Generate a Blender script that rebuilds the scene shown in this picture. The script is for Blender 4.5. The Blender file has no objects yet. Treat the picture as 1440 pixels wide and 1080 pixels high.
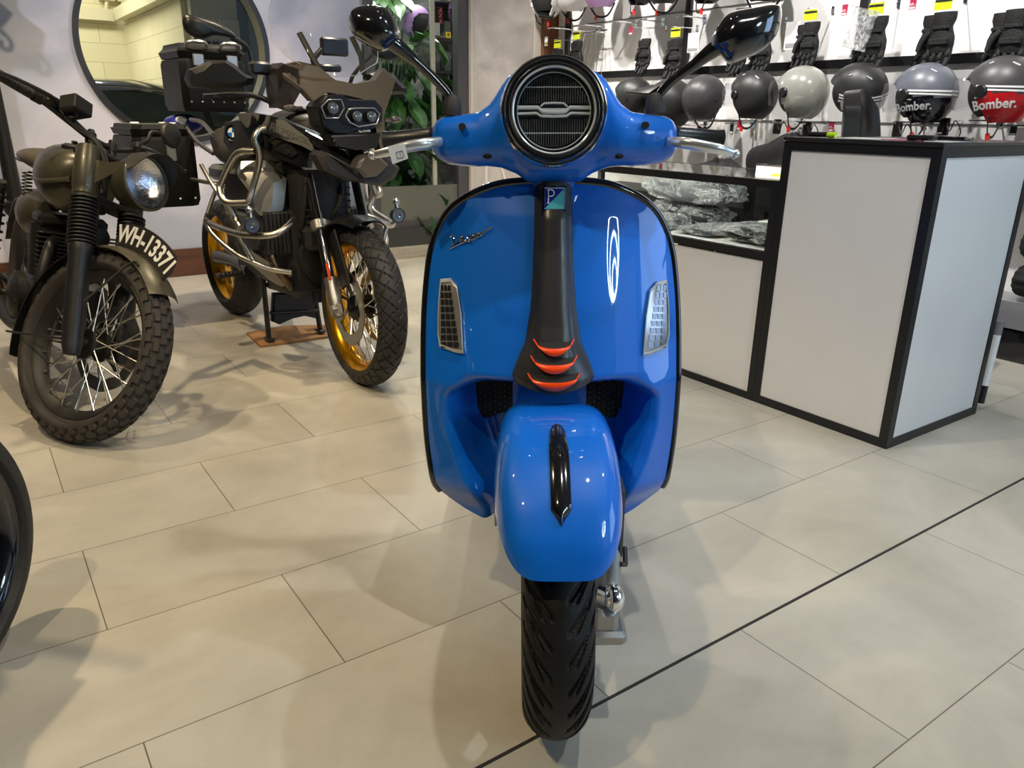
# lamp layout: (u, v, z, target u, v, z, watts, colour, cone)
WARM, NEU, COOL = (1, .80, .52), (1, .93, .84), (.80, .90, 1)
import bpy, bmesh, math, random
from mathutils import Vector as V, Matrix, noise
random.seed(7)
PI = math.pi
SC = bpy.context.scene
COL = SC.collection
def R(d): return math.radians(d)

# ------------------------------------------------------------ camera
F_PX, PITCH, ROLL, EYE = 1084.2, R(19.25), R(0.924), 1.11
_r0, _f0, _u0 = V((1, 0, 0)), V((0, math.cos(PITCH), -math.sin(PITCH))), V((0, math.sin(PITCH), math.cos(PITCH)))
CR = _r0*math.cos(ROLL) + _u0*math.sin(ROLL)
CU = -_r0*math.sin(ROLL) + _u0*math.cos(ROLL)
CF = _f0
CC = V((0, 0, EYE))
cd = bpy.data.cameras.new('camera')
cam = bpy.data.objects.new('camera', cd)
COL.objects.link(cam)
m = Matrix.Identity(4)
for i in range(3):
    m[i][0], m[i][1], m[i][2], m[i][3] = CR[i], CU[i], -CF[i], CC[i]
cam.matrix_world = m
cd.sensor_width = 36
cd.lens = 36*F_PX/1440
cd.clip_start = .02
SC.camera = cam
def ray(x, y): return CF*F_PX + CR*(x-720) + CU*(540-y)
def hit(x, y, p, n):
    d = ray(x, y)
    return CC + d*((p-CC).dot(n)/d.dot(n))
def aty(x, y, Y): return hit(x, y, V((0, Y, 0)), V((0, 1, 0)))
# room frame: u runs along the left wall, v towards it
A = R(35.2)
UU, VV = V((math.cos(A), math.sin(A), 0)), V((-math.sin(A), math.cos(A), 0))
def W(u, v, z=0): return UU*u + VV*v + V((0, 0, z))
def onu(x, y, u): return hit(x, y, UU*u, UU)
def onv(x, y, v): return hit(x, y, VV*v, VV)
def uv(p): return (p.dot(UU), p.dot(VV), p.z)
ROOM = Matrix.Rotation(A, 4, 'Z')

# ------------------------------------------------------------ mesh builder
def frame(z, x=None):
    z = V(z).normalized()
    x = V(x) if x is not None else (V((1, 0, 0)) if abs(z.x) < .9 else V((0, 1, 0)))
    x = (x - z*x.dot(z)).normalized()
    return x, z.cross(x), z
def crom(pts, n):
    P = [V(p) for p in pts]
    if n < 2 or len(P) < 3: return P
    out = []
    for i in range(len(P)-1):
        a, b, c, d = P[max(i-1, 0)], P[i], P[i+1], P[min(i+2, len(P)-1)]
        for k in range(n):
            t = k/n
            out.append(.5*((2*b)+(c-a)*t+(2*a-5*b+4*c-d)*t*t+(3*b-a-3*c+d)*t*t*t))
    out.append(P[-1])
    return out
def lin(x, tab):
    if x <= tab[0][0]: return tab[0][1]
    for (a, b), (c, d) in zip(tab, tab[1:]):
        if x <= c: return b+(d-b)*(x-a)/(c-a)
    return tab[-1][1]
def sm(a, b, x):
    t = min(1, max(0, (x-a)/(b-a))); return t*t*(3-2*t)
class MB:
    def __init__(s, M=None):
        s.bm = bmesh.new(); s.M = M or Matrix.Identity(4)
    def v(s, p): return s.bm.verts.new(s.M @ V(p))
    def f(s, vs):
        try: return s.bm.faces.new(vs)
        except ValueError: return None
    def rings(s, rg, close=True, cap=(True, True)):
        vs = [[s.v(p) for p in r] for r in rg]
        n = len(vs[0])
        for a, b in zip(vs, vs[1:]):
            for i in range(n if close else n-1):
                j = (i+1) % n
                s.f([a[i], a[j], b[j], b[i]])
        if cap[0] and close: s.f(vs[0][::-1])
        if cap[1] and close: s.f(vs[-1])
        return s
    def box(s, c, d, rot=None, bev=0):
        c = V(c); h = V(d)/2
        Rm = rot or Matrix.Identity(3)
        if bev:
            b = bev
            rg = []
            for z, k in ((-h.z, b), (-h.z+b, 0), (h.z-b, 0), (h.z, b)):
                X, Y = h.x-k, h.y-k
                q = [(X-b*(k == 0), -Y), (X, -Y+b*(k == 0)), (X, Y-b*(k == 0)), (X-b*(k == 0), Y), (-X+b*(k == 0), Y), (-X, Y-b*(k == 0)), (-X, -Y+b*(k == 0)), (-X+b*(k == 0), -Y)]
                if k: q = [(X-b*.4, -Y), (X, -Y+b*.4), (X, Y-b*.4), (X-b*.4, Y), (-X+b*.4, Y), (-X, Y-b*.4), (-X, -Y+b*.4), (-X+b*.4, -Y)]
                rg.append([c + Rm @ V((x, y, z)) for x, y in q])
            return s.rings(rg)
        rg = [[c + Rm @ V((x*h.x, y*h.y, z*h.z)) for x, y in ((-1, -1), (1, -1), (1, 1), (-1, 1))] for z in (-1, 1)]
        return s.rings(rg)
    def cyl(s, a, b, r, r2=None, n=16):
        a, b = V(a), V(b); r2 = r if r2 is None else r2
        x, y, z = frame(b-a)
        return s.rings([[p + (x*math.cos(2*PI*i/n)+y*math.sin(2*PI*i/n))*q for i in range(n)] for p, q in ((a, r), (b, r2))])
    def tube(s, pts, r, n=10, sub=1, closed=False, flat=1, upv=None):
        P = crom(pts, sub)
        m_ = len(P)
        rr = [(lin(i/(m_-1)*(len(r)-1), list(enumerate(r))) if isinstance(r, (list, tuple)) else r) for i in range(m_)]
        rg = []; px = V(upv) if upv else None
        for i, p in enumerate(P):
            if closed: t = P[(i+1) % m_]-P[i-1]
            else: t = P[min(i+1, m_-1)]-P[max(i-1, 0)]
            if t.length < 1e-9: t = V((0, 0, 1))
            x, y, z = frame(t, px)
            px = x
            rg.append([p+(x*math.cos(2*PI*k/n)*flat+y*math.sin(2*PI*k/n))*rr[i] for k in range(n)])
        if closed: rg.append(rg[0]); return s.rings(rg, cap=(False, False))
        return s.rings(rg)
    def lathe(s, prof, o=(0, 0, 0), ax=(0, 0, 1), n=32, closed=False):
        o = V(o); x, y, z = frame(ax)
        rg = [[o+z*h+(x*math.cos(2*PI*i/n)+y*math.sin(2*PI*i/n))*max(r, 1e-5) for i in range(n)] for r, h in prof]
        if closed: rg.append(rg[0]); return s.rings(rg, cap=(False, False))
        return s.rings(rg)
    def ell(s, c, r, rot=None, n=20, m=12, zmin=-1):
        Rm = rot or Matrix.Identity(3); r = r if hasattr(r, '__len__') else (r, r, r)
        rg = []
        for j in range(m+1):
            e = -PI/2+PI*j/m
            if math.sin(e) < zmin: continue
            rg.append([V(c)+Rm @ V((r[0]*max(math.cos(e), 1e-4)*math.cos(2*PI*i/n), r[1]*max(math.cos(e), 1e-4)*math.sin(2*PI*i/n), r[2]*math.sin(e))) for i in range(n)])
        return s.rings(rg)
    def grid(s, fn, nu, nv, thick=0, closeu=False, tdir=None):
        P = [[V(fn(i/nu, j/nv)) for j in range(nv+1)] for i in range(nu+(0 if closeu else 1))]
        if not thick:
            vs = [[s.v(p) for p in r] for r in P]
            if closeu: vs.append(vs[0])
            for a, b in zip(vs, vs[1:]):
                for j in range(nv): s.f([a[j], b[j], b[j+1], a[j+1]])
            return s
        nu_ = len(P)
        N = []
        for i in range(nu_):
            row = []
            for j in range(nv+1):
                if closeu: du = P[(i+1) % nu_][j]-P[i-1][j]
                else: du = P[min(i+1, nu_-1)][j]-P[max(i-1, 0)][j]
                dv = P[i][min(j+1, nv)]-P[i][max(j-1, 0)]
                nn = du.cross(dv)
                row.append(nn.normalized() if nn.length > 1e-12 else V((0, 0, 0)))
            N.append(row)
        a = [[s.v(P[i][j]) for j in range(nv+1)] for i in range(nu_)]
        b = [[s.v(P[i][j]-(V(tdir) if tdir else N[i][j])*thick) for j in range(nv+1)] for i in range(nu_)]
        if closeu: a.append(a[0]); b.append(b[0])
        for i in range(len(a)-1):
            for j in range(nv):
                s.f([a[i][j], a[i+1][j], a[i+1][j+1], a[i][j+1]])
                s.f([b[i][j], b[i][j+1], b[i+1][j+1], b[i+1][j]])
            s.f([a[i][0], b[i][0], b[i+1][0], a[i+1][0]])
            s.f([a[i][nv], a[i+1][nv], b[i+1][nv], b[i][nv]])
        if not closeu:
            for j in range(nv):
                s.f([a[0][j], a[0][j+1], b[0][j+1], b[0][j]])
                s.f([a[-1][j], b[-1][j], b[-1][j+1], a[-1][j+1]])
        return s
    def prism(s, poly, d, off=0):
        # poly: 3D points (planar-ish), extruded by vector d
        d = V(d); o = V(off) if off else V((0, 0, 0))
        return s.rings([[V(p)+o for p in poly], [V(p)+o+d for p in poly]])
    def torus(s, c, ax, Rr, r, n=40, k=10, flat=1):
        x, y, z = frame(ax); c = V(c)
        rg = []
        for i in range(n):
            a = 2*PI*i/n; d = x*math.cos(a)+y*math.sin(a)
            rg.append([c+d*(Rr+r*math.cos(2*PI*j/k))+z*r*flat*math.sin(2*PI*j/k) for j in range(k)])
        rg.append(rg[0])
        return s.rings(rg, cap=(False, False))
    def build(s, name, mt, parent=None, sharp=38, **tags):
        bmesh.ops.remove_doubles(s.bm, verts=s.bm.verts, dist=1e-6)
        bmesh.ops.recalc_face_normals(s.bm, faces=s.bm.faces)
        ca = math.radians(sharp)
        for e in s.bm.edges:
            if len(e.link_faces) == 2 and e.calc_face_angle(0) > ca: e.smooth = False
        for f_ in s.bm.faces: f_.smooth = True
        me = bpy.data.meshes.new(name); s.bm.to_mesh(me); s.bm.free()
        ob = bpy.data.objects.new(name, me); COL.objects.link(ob)
        if mt: me.materials.append(mt)
        if parent: ob.parent = parent
        for k, q in tags.items(): ob[k] = q
        return ob
def thing(name, label, cat, M=None, group=None):
    o = bpy.data.objects.new(name, None); COL.objects.link(o)
    o.empty_display_size = .1
    if M is not None: o.matrix_world = M
    o['label'] = label; o['category'] = cat
    if group: o['group'] = group
    return o
def tag(o, label, cat, group=None, kind=None):
    o['label'] = label; o['category'] = cat
    if group: o['group'] = group
    if kind: o['kind'] = kind
    return o
def struct(name, mb, mt, M=None):
    o = mb.build(name, mt); o['kind'] = 'structure'
    if M is not None: o.matrix_world = M
    return o
def TR(p, rz=0, ry=0, rx=0):
    return Matrix.Translation(V(p)) @ Matrix.Rotation(rz, 4, 'Z') @ Matrix.Rotation(ry, 4, 'Y') @ Matrix.Rotation(rx, 4, 'X')
def copy_tree(o, M=None, label=None, group=None):
    c = o.copy(); COL.objects.link(c)
    if M is not None: c.matrix_world = M
    if label: c['label'] = label
    if group: c['group'] = group
    for ch in list(o.children):
        d = ch.copy(); COL.objects.link(d); d.parent = c
        for g in list(ch.children):
            e = g.copy(); COL.objects.link(e); e.parent = d
    return c
def text_mb(mb, txt, size, M, ext=.0006, bold=0, fn=None, shear=0, space=1, sx=1):
    cu = bpy.data.curves.new('t', 'FONT'); cu.body = txt; cu.size = size; cu.extrude = ext
    cu.align_x = 'CENTER'; cu.align_y = 'CENTER'; cu.offset = bold; cu.shear = shear; cu.space_character = space
    cu.resolution_u = 3
    ob = bpy.data.objects.new('t', cu); COL.objects.link(ob)
    bpy.context.view_layer.update()
    me = bpy.data.meshes.new_from_object(ob.evaluated_get(bpy.context.evaluated_depsgraph_get()))
    vs = []
    for q in me.vertices:
        p = V((q.co.x*sx, q.co.y, q.co.z))
        p = V(fn(p)) if fn else M @ p
        vs.append(mb.v(p))
    for pl in me.polygons: mb.f([vs[i] for i in pl.vertices])
    bpy.data.objects.remove(ob); bpy.data.meshes.remove(me); bpy.data.curves.remove(cu)

# ------------------------------------------------------------ materials
_m = {}
def mat(name, col, rough=.5, metal=0, coat=0, bump=0, bscale=60, var=0, vscale=5, trans=0, emit=None, es=1, ior=1.5, spec=.5, alpha=1, sheen=0):
    if name in _m: return _m[name]
    m_ = bpy.data.materials.new(name); m_.use_nodes = True
    nt = m_.node_tree; b = nt.nodes['Principled BSDF']; L = nt.links.new
    c = (*col, 1)
    b.inputs['Base Color'].default_value = c
    b.inputs['Roughness'].default_value = rough
    b.inputs['Metallic'].default_value = metal
    b.inputs['Coat Weight'].default_value = coat
    b.inputs['Coat Roughness'].default_value = .03
    b.inputs['IOR'].default_value = ior
    b.inputs['Specular IOR Level'].default_value = spec
    b.inputs['Transmission Weight'].default_value = trans
    b.inputs['Alpha'].default_value = alpha
    b.inputs['Sheen Weight'].default_value = sheen
    if emit:
        b.inputs['Emission Color'].default_value = (*emit, 1); b.inputs['Emission Strength'].default_value = es
    tc = nt.nodes.new('ShaderNodeTexCoord')
    nz = nt.nodes.new('ShaderNodeTexNoise'); nz.inputs['Scale'].default_value = vscale; nz.inputs['Detail'].default_value = 6
    L(tc.outputs['Object'], nz.inputs['Vector'])
    mx = nt.nodes.new('ShaderNodeMix'); mx.data_type = 'RGBA'
    va = var or .04
    mx.inputs[6].default_value = tuple(x*(1-va) for x in col)+(1,)
    mx.inputs[7].default_value = tuple(min(1, x*(1+va)) for x in col)+(1,)
    L(nz.outputs['Fac'], mx.inputs[0]); L(mx.outputs[2], b.inputs['Base Color'])
    if bump:
        n2 = nt.nodes.new('ShaderNodeTexNoise'); n2.inputs['Scale'].default_value = bscale; n2.inputs['Detail'].default_value = 4
        L(tc.outputs['Object'], n2.inputs['Vector'])
        bp = nt.nodes.new('ShaderNodeBump'); bp.inputs['Strength'].default_value = bump; bp.inputs['Distance'].default_value = .01
        L(n2.outputs['Fac'], bp.inputs['Height']); L(bp.outputs['Normal'], b.inputs['Normal'])
    _m[name] = m_
    return m_
def srgb(r, g, b): return tuple(((x/255)/12.92 if x <= 10 else ((x/255+.055)/1.055)**2.4) for x in (r, g, b))
BLUE = mat('scooter_blue', srgb(0, 100, 206), .45, 0, 1, var=.02, spec=.25)
BLKG = mat('gloss_black', (.006, .006, .008), .12, 0, 1)
BLKS = mat('satin_black', (.009, .009, .010), .38)
BLKM = mat('matt_black', (.018, .018, .018), .62, bump=.05, bscale=200)
DARK = mat('deep_black', (.004, .004, .004), .8)
RUB = mat('tyre_rubber', (.017, .016, .016), .6, bump=.08, bscale=150)
RUBB = mat('tyre_rubber_dusty', (.035, .03, .026), .75, bump=.1, bscale=120, var=.3)
CHR = mat('chrome', (.85, .86, .88), .06, 1)
ALU = mat('brushed_aluminium', (.62, .62, .63), .3, 1)
STEEL = mat('stainless_tube', (.56, .53, .48), .34, 1)
DKM = mat('dark_metal', (.09, .09, .09), .4, 1)
WHT = mat('white_paint', srgb(238, 238, 236), .4)
ORG = mat('orange_slats', srgb(240, 70, 10), .3, coat=.4)
def glass(name, col=(1, 1, 1), rough=.0, ior=1.45):
    # thin pane glass: mostly clear, fresnel reflection
    if name in _m: return _m[name]
    m_ = bpy.data.materials.new(name); m_.use_nodes = True
    nt = m_.node_tree; nt.nodes.clear()
    o = nt.nodes.new('ShaderNodeOutputMaterial'); mx = nt.nodes.new('ShaderNodeMixShader')
    t = nt.nodes.new('ShaderNodeBsdfTransparent'); g = nt.nodes.new('ShaderNodeBsdfGlossy')
    lw = nt.nodes.new('ShaderNodeLayerWeight'); lw.inputs['Blend'].default_value = .5
    pw = nt.nodes.new('ShaderNodeMath'); pw.operation = 'POWER'; pw.inputs[1].default_value = 5
    fr = nt.nodes.new('ShaderNodeMath'); fr.operation = 'MULTIPLY_ADD'; f0 = ((ior-1)/(ior+1))**2; fr.inputs[1].default_value = (1-f0)*.8; fr.inputs[2].default_value = f0
    nt.links.new(lw.outputs['Facing'], pw.inputs[0]); nt.links.new(pw.outputs[0], fr.inputs[0])
    t.inputs['Color'].default_value = (*col, 1); g.inputs['Roughness'].default_value = rough
    nt.links.new(fr.outputs[0], mx.inputs[0]); nt.links.new(t.outputs[0], mx.inputs[1]); nt.links.new(g.outputs[0], mx.inputs[2])
    nt.links.new(mx.outputs[0], o.inputs['Surface'])
    _m[name] = m_
    return m_
GLASS = glass('clear_glass', (.93, .96, .94))
LENS = glass('lamp_lens', (.97, .97, .98), .03, 1.5)
def reflector(name='reflector_bright', col=(.75, .76, .78)):
    return mat(name, (.92, .93, .95), .10, 1, bump=.22, bscale=130)
REFL = reflector()
def wrapmat():
    m_ = bpy.data.materials.new('crinkled_wrap'); m_.use_nodes = True
    nt = m_.node_tree; nt.nodes.clear(); N = nt.nodes.new; L = nt.links.new
    o = N('ShaderNodeOutputMaterial'); t = N('ShaderNodeBsdfTransparent'); g = N('ShaderNodeBsdfGlossy'); d = N('ShaderNodeBsdfDiffuse')
    g.inputs['Roughness'].default_value = .16; d.inputs['Color'].default_value = (.85, .87, .9, 1)
    tc = N('ShaderNodeTexCoord'); n1 = N('ShaderNodeTexNoise'); n1.inputs['Scale'].default_value = 26; n1.inputs['Detail'].default_value = 3; n1.inputs['Distortion'].default_value = 2.2
    L(tc.outputs['Object'], n1.inputs['Vector'])
    bp = N('ShaderNodeBump'); bp.inputs['Strength'].default_value = 1; bp.inputs['Distance'].default_value = .03; L(n1.outputs['Fac'], bp.inputs['Height']); L(bp.outputs['Normal'], g.inputs['Normal'])
    cr = N('ShaderNodeValToRGB'); e = cr.color_ramp.elements; e[0].position = .50; e[0].color = (0, 0, 0, 1); e[1].position = .56; e[1].color = (1, 1, 1, 1)
    k = e.new(.62); k.color = (0, 0, 0, 1); L(n1.outputs['Fac'], cr.inputs['Fac'])
    m1 = N('ShaderNodeMixShader'); m1.inputs[0].default_value = .32; L(t.outputs[0], m1.inputs[1]); L(g.outputs[0], m1.inputs[2])
    ml = N('ShaderNodeMath'); ml.operation = 'MULTIPLY_ADD'; ml.inputs[1].default_value = .42; ml.inputs[2].default_value = .05; L(cr.outputs['Color'], ml.inputs[0])
    m2 = N('ShaderNodeMixShader'); L(ml.outputs[0], m2.inputs[0]); L(m1.outputs[0], m2.inputs[1]); L(d.outputs[0], m2.inputs[2])
    L(m2.outputs[0], o.inputs['Surface']); return m_
WRAP = wrapmat()
# ------------------------------------------------------------ floor
def floor_mat():
    m_ = bpy.data.materials.new('concrete_tiles'); m_.use_nodes = True
    nt = m_.node_tree; b = nt.nodes['Principled BSDF']; L = nt.links.new; N = nt.nodes.new
    tc = N('ShaderNodeTexCoord'); mp = N('ShaderNodeMapping')
    L(tc.outputs['Object'], mp.inputs['Vector'])
    br = N('ShaderNodeTexBrick'); br.offset = .5; br.squash = 1
    br.inputs['Scale'].default_value = 1
    br.inputs['Brick Width'].default_value = .7977; br.inputs['Row Height'].default_value = .3994
    br.inputs['Mortar Size'].default_value = .0013; br.inputs['Mortar Smooth'].default_value = 0
    br.inputs['Color1'].default_value = (1, 1, 1, 1); br.inputs['Color2'].default_value = (.9, .9, .9, 1)
    br.inputs['Mortar'].default_value = (.28, .25, .22, 1)
    # rows run along u; row boundary at v = 2.907 - .3994 k ; joints at u = .1 + .7977 m in that strip
    mp.inputs['Location'].default_value = (TILE_U, TILE_V, 0)
    L(mp.outputs['Vector'], br.inputs['Vector'])
    n1 = N('ShaderNodeTexNoise'); n1.inputs['Scale'].default_value = 1.6; n1.inputs['Detail'].default_value = 9; n1.inputs['Roughness'].default_value = .62
    n1.inputs['Distortion'].default_value = .6
    L(tc.outputs['Object'], n1.inputs['Vector'])
    cr = N('ShaderNodeValToRGB')
    cr.color_ramp.elements[0].position = .3; cr.color_ramp.elements[0].color = (*srgb(172, 166, 152), 1)
    cr.color_ramp.elements[1].position = .72; cr.color_ramp.elements[1].color = (*srgb(204, 198, 184), 1)
    L(n1.outputs['Fac'], cr.inputs['Fac'])
    n2 = N('ShaderNodeTexNoise'); n2.inputs['Scale'].default_value = 9; n2.inputs['Detail'].default_value = 8; n2.inputs['Roughness'].default_value = .7
    L(tc.outputs['Object'], n2.inputs['Vector'])
    mm = N('ShaderNodeMath'); mm.operation = 'MULTIPLY_ADD'; mm.inputs[1].default_value = .24; mm.inputs[2].default_value = .88
    L(n2.outputs['Fac'], mm.inputs[0])
    x1 = N('ShaderNodeVectorMath'); x1.operation = 'MULTIPLY'; L(cr.outputs['Color'], x1.inputs[0]); L(br.outputs['Color'], x1.inputs[1])
    x2 = N('ShaderNodeVectorMath'); x2.operation = 'SCALE'; L(x1.outputs[0], x2.inputs[0]); L(mm.outputs[0], x2.inputs['Scale'])
    L(x2.outputs[0], b.inputs['Base Color'])
    rr = N('ShaderNodeMath'); rr.operation = 'MULTIPLY_ADD'; rr.inputs[1].default_value = .2; rr.inputs[2].default_value = .27
    L(n2.outputs['Fac'], rr.inputs[0]); L(rr.outputs[0], b.inputs['Roughness'])
    b.inputs['Specular IOR Level'].default_value = .4
    bp = N('ShaderNodeBump'); bp.inputs['Strength'].default_value = .06; bp.inputs['Distance'].default_value = .01
    L(n2.outputs['Fac'], bp.inputs['Height']); L(bp.outputs['Normal'], b.inputs['Normal'])
    return m_
# brick rows start at row 0 (no offset) at y=0 upward; choose offsets so that strips line up
TILE_V = -(2.907 - .3994*8)
TILE_U = -.10 + .7977
U0, U1, V0, V1 = -4.6, 4.34, -4.6, 5.75
H = 3.15
struct('floor', MB().box((( U0+U1)/2, (V0+7.2)/2, -.05), (U1-U0+2, 7.2-V0, .1)), floor_mat(), ROOM)
struct('trim_1', MB().box((0, .912, .0006), (9, .007, .0012)), mat('joint_strip', (.05, .048, .045), .5, .6), ROOM)
def plaster(name, c1, c2, c3, sc=1.3, rough=.6):
    m_ = bpy.data.materials.new(name); m_.use_nodes = True
    nt = m_.node_tree; b = nt.nodes['Principled BSDF']; L = nt.links.new; N = nt.nodes.new
    tc = N('ShaderNodeTexCoord'); n1 = N('ShaderNodeTexNoise')
    n1.inputs['Scale'].default_value = sc; n1.inputs['Detail'].default_value = 5; n1.inputs['Distortion'].default_value = 1.2
    L(tc.outputs['Object'], n1.inputs['Vector'])
    cr = N('ShaderNodeValToRGB'); e = cr.color_ramp.elements
    e[0].position = .33; e[0].color = (*c1, 1); e[1].position = .66; e[1].color = (*c3, 1)
    k = e.new(.5); k.color = (*c2, 1)
    L(n1.outputs['Fac'], cr.inputs['Fac']); L(cr.outputs['Color'], b.inputs['Base Color'])
    b.inputs['Roughness'].default_value = rough
    return m_
PLAS = plaster('cloudy_grey_plaster', srgb(172, 176, 190), srgb(200, 199, 211), srgb(222, 213, 216))
PLAS2 = plaster('beige_plaster', srgb(164, 156, 148), srgb(182, 172, 164), srgb(194, 186, 178), 3)
# left wall with round opening: built as fan around the circle
MU, MZ = 1.335, 1.50          # centre of the round window (u, z)
MR = .585
def wall_with_hole(mb, u0, u1, z0, z1, v, t):
    n = 96
    for vv, sgn in ((v, 1), (v+t, -1)):
        inn, out = [], []
        for i in range(n):
            a = 2*PI*(i+.5)/n
            c, s_ = math.cos(a), math.sin(a)
            k = min((u1-MU)/c if c > 0 else (u0-MU)/c if c < 0 else 9, (z1-MZ)/s_ if s_ > 0 else (z0-MZ)/s_ if s_ < 0 else 9)
            inn.append((MU+MR*c, vv, MZ+MR*s_)); out.append((MU+k*c, vv, MZ+k*s_))
        a_ = [mb.v(p) for p in inn]; b_ = [mb.v(p) for p in out]
        for i in range(n): mb.f([a_[i], a_[(i+1) % n], b_[(i+1) % n], b_[i]])
        if sgn == 1: A1, B1 = a_, b_
        else: A2, B2 = a_, b_
    for i in range(n):
        j = (i+1) % n
        mb.f([A1[i], A2[i], A2[j], A1[j]]); mb.f([B1[i], B1[j], B2[j], B2[i]])
WU = 2.64                      # where the wall ends and the shop window begins
mb = MB(); wall_with_hole(mb, U0, WU, 0, H, V1, .12); struct('wall_left', mb, PLAS, ROOM)
mb = MB()
mb.box(((WU+U0)/2, V1-.012, .095), (WU-U0, .024, .19), bev=.004)
def wood(name, col, col2, sc=(1, 12, 12), rough=.45):
    m_ = bpy.data.materials.new(name); m_.use_nodes = True
    nt = m_.node_tree; b = nt.nodes['Principled BSDF']; L = nt.links.new; N = nt.nodes.new
    tc = N('ShaderNodeTexCoord'); mp = N('ShaderNodeMapping'); mp.inputs['Scale'].default_value = sc
    n1 = N('ShaderNodeTexNoise'); n1.inputs['Scale'].default_value = 3; n1.inputs['Detail'].default_value = 7; n1.inputs['Distortion'].default_value = .4
    L(tc.outputs['Object'], mp.inputs['Vector']); L(mp.outputs['Vector'], n1.inputs['Vector'])
    cr = N('ShaderNodeValToRGB'); e = cr.color_ramp.elements; e[0].position = .35; e[1].position = .65
    e[0].color = (*col, 1); e[1].color = (*col2, 1)
    L(n1.outputs['Fac'], cr.inputs['Fac']); L(cr.outputs['Color'], b.inputs['Base Color']); b.inputs['Roughness'].default_value = rough
    return m_
BRN = wood('brown_board', srgb(74, 44, 30), srgb(96, 60, 40))
struct('baseboard_left', mb, BRN, ROOM)
# round window frame + pane
w1 = MB(); w1.lathe([(MR-.018, -.03), (MR+.016, -.03), (MR+.016, .0), (MR+.004, .0), (MR+.004, .1), (MR-.018, .1)], (MU, V1, MZ), (0, 1, 0), 96, closed=True)
struct('window_1', w1, mat('frame_black', (.02, .018, .02), .35), ROOM)
w1 = MB(); w1.cyl((MU, V1+.05, MZ), (MU, V1+.056, MZ), MR, n=64)
o = w1.build('pane', glass('clear_pane', (.96, .98, .96), 0, 1.12)); o.parent = bpy.data.objects['window_1']
# shop window (glass) from WU to 3.43
VG = 5.62
mb = MB()
for u0, u1, z0, z1 in ((3.40, 3.50, 0, H), (WU, WU+.05, 0, H), (WU, 3.5, .24, .29), (WU, 3.5, H-.4, H)):
    mb.box(((u0+u1)/2, VG+.05, (z0+z1)/2), (u1-u0, .08, z1-z0))
struct('window_2', mb, mat('door_frame_grey', srgb(70, 68, 70), .4), ROOM)
o = MB().box(((WU+3.45)/2, VG+.05, 1.5), (3.40-WU-.05, .008, 2.4)).build('pane', GLASS); o.parent = bpy.data.objects['window_2']
o = MB().box((3.20, VG+.055, 1.5), (.035, .02, 2.4)).build('mullion', mat('pale_mullion', srgb(170, 168, 150), .5)); o.parent = bpy.data.objects['window_2']
o = MB().box(((WU+3.45)/2, VG+.045, .42), (3.40-WU, .02, .28)).build('kick_panel', mat('kick_panel', srgb(96, 98, 88), .35)); o.parent = bpy.data.objects['window_2']
# dark sill and chequer plate in front of the shop window
mb = MB().box((3.0, VG-.0, .12), (.95, .06, .24))
struct('trim_2', mb, mat('dark_sill', (.035, .035, .035), .3), ROOM)
mb = MB().box((2.9, VG-.04, .05), (1.15, .025, .1))
for i in range(36):
    for j in range(3):
        mb.ell((2.36+i*.031, VG-.054, .02+j*.03), (.010, .003, .008), n=8, m=4)
struct('trim_3', mb, mat('chequer_plate', (.6, .56, .48), .28, .9), ROOM)
# plaster pillar, pale trim, wood edge
struct('wall_back', MB().box((3.84, VG+.1, H/2), (.68, .2, H)), PLAS2, ROOM)
mb = MB().box((4.16, VG-.0, H/2), (.06, .04, H)); mb.box((3.515, VG-.0, H/2), (.02, .03, H)); struct('trim_4', mb, mat('pale_edge', srgb(196, 186, 172), .5), ROOM)
struct('trim_5', MB().box((4.265, VG-.03, H/2), (.15, .06, H)), wood('oak_edge', srgb(96, 56, 32), srgb(128, 80, 48), (12, 12, 1)), ROOM)
# helmet wall: white boards
SW = 4.34
mb = MB().box((SW+.06, (-1.2+5.7)/2, H/2), (.12, 5.7+1.2, H))
mb.box((SW+.06, (V0-3.6)/2, H/2), (.12, -3.6-V0, H)); mb.box((SW+.06, -2.4, .3), (.12, 2.4, .6)); mb.box((SW+.06, -2.4, H-.1), (.12, 2.4, .3))
struct('wall_right', mb, mat('white_board', srgb(244, 242, 240), .45), ROOM)
# remaining shell (behind and beside the camera)
DW = mat('dark_wall', srgb(92, 88, 84), .7)
struct('wall_front', MB().box((U0-.06, (V0+V1)/2, H/2), (.12, V1-V0, H)), DW, ROOM)
mb = MB()
mb.box((0, V0-.06, .3), (U1-U0+.4, .12, .6)); mb.box((0, V0-.06, H-.2), (U1-U0+.4, .12, .4))
mb.box(((U0+1.9)/2, V0-.06, 1.7), (1.9-U0, .12, 2.4)); mb.box((U1-.1, V0-.06, 1.7), (.2, .12, 2.4))
struct('wall_near', mb, DW, ROOM)
struct('ceiling', MB().box(((U0+U1)/2, (V0+7.2)/2, H+.05), (U1-U0+3, 7.2-V0, .1)), mat('ceiling_charcoal', srgb(100, 96, 92), .8), ROOM)

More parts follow.
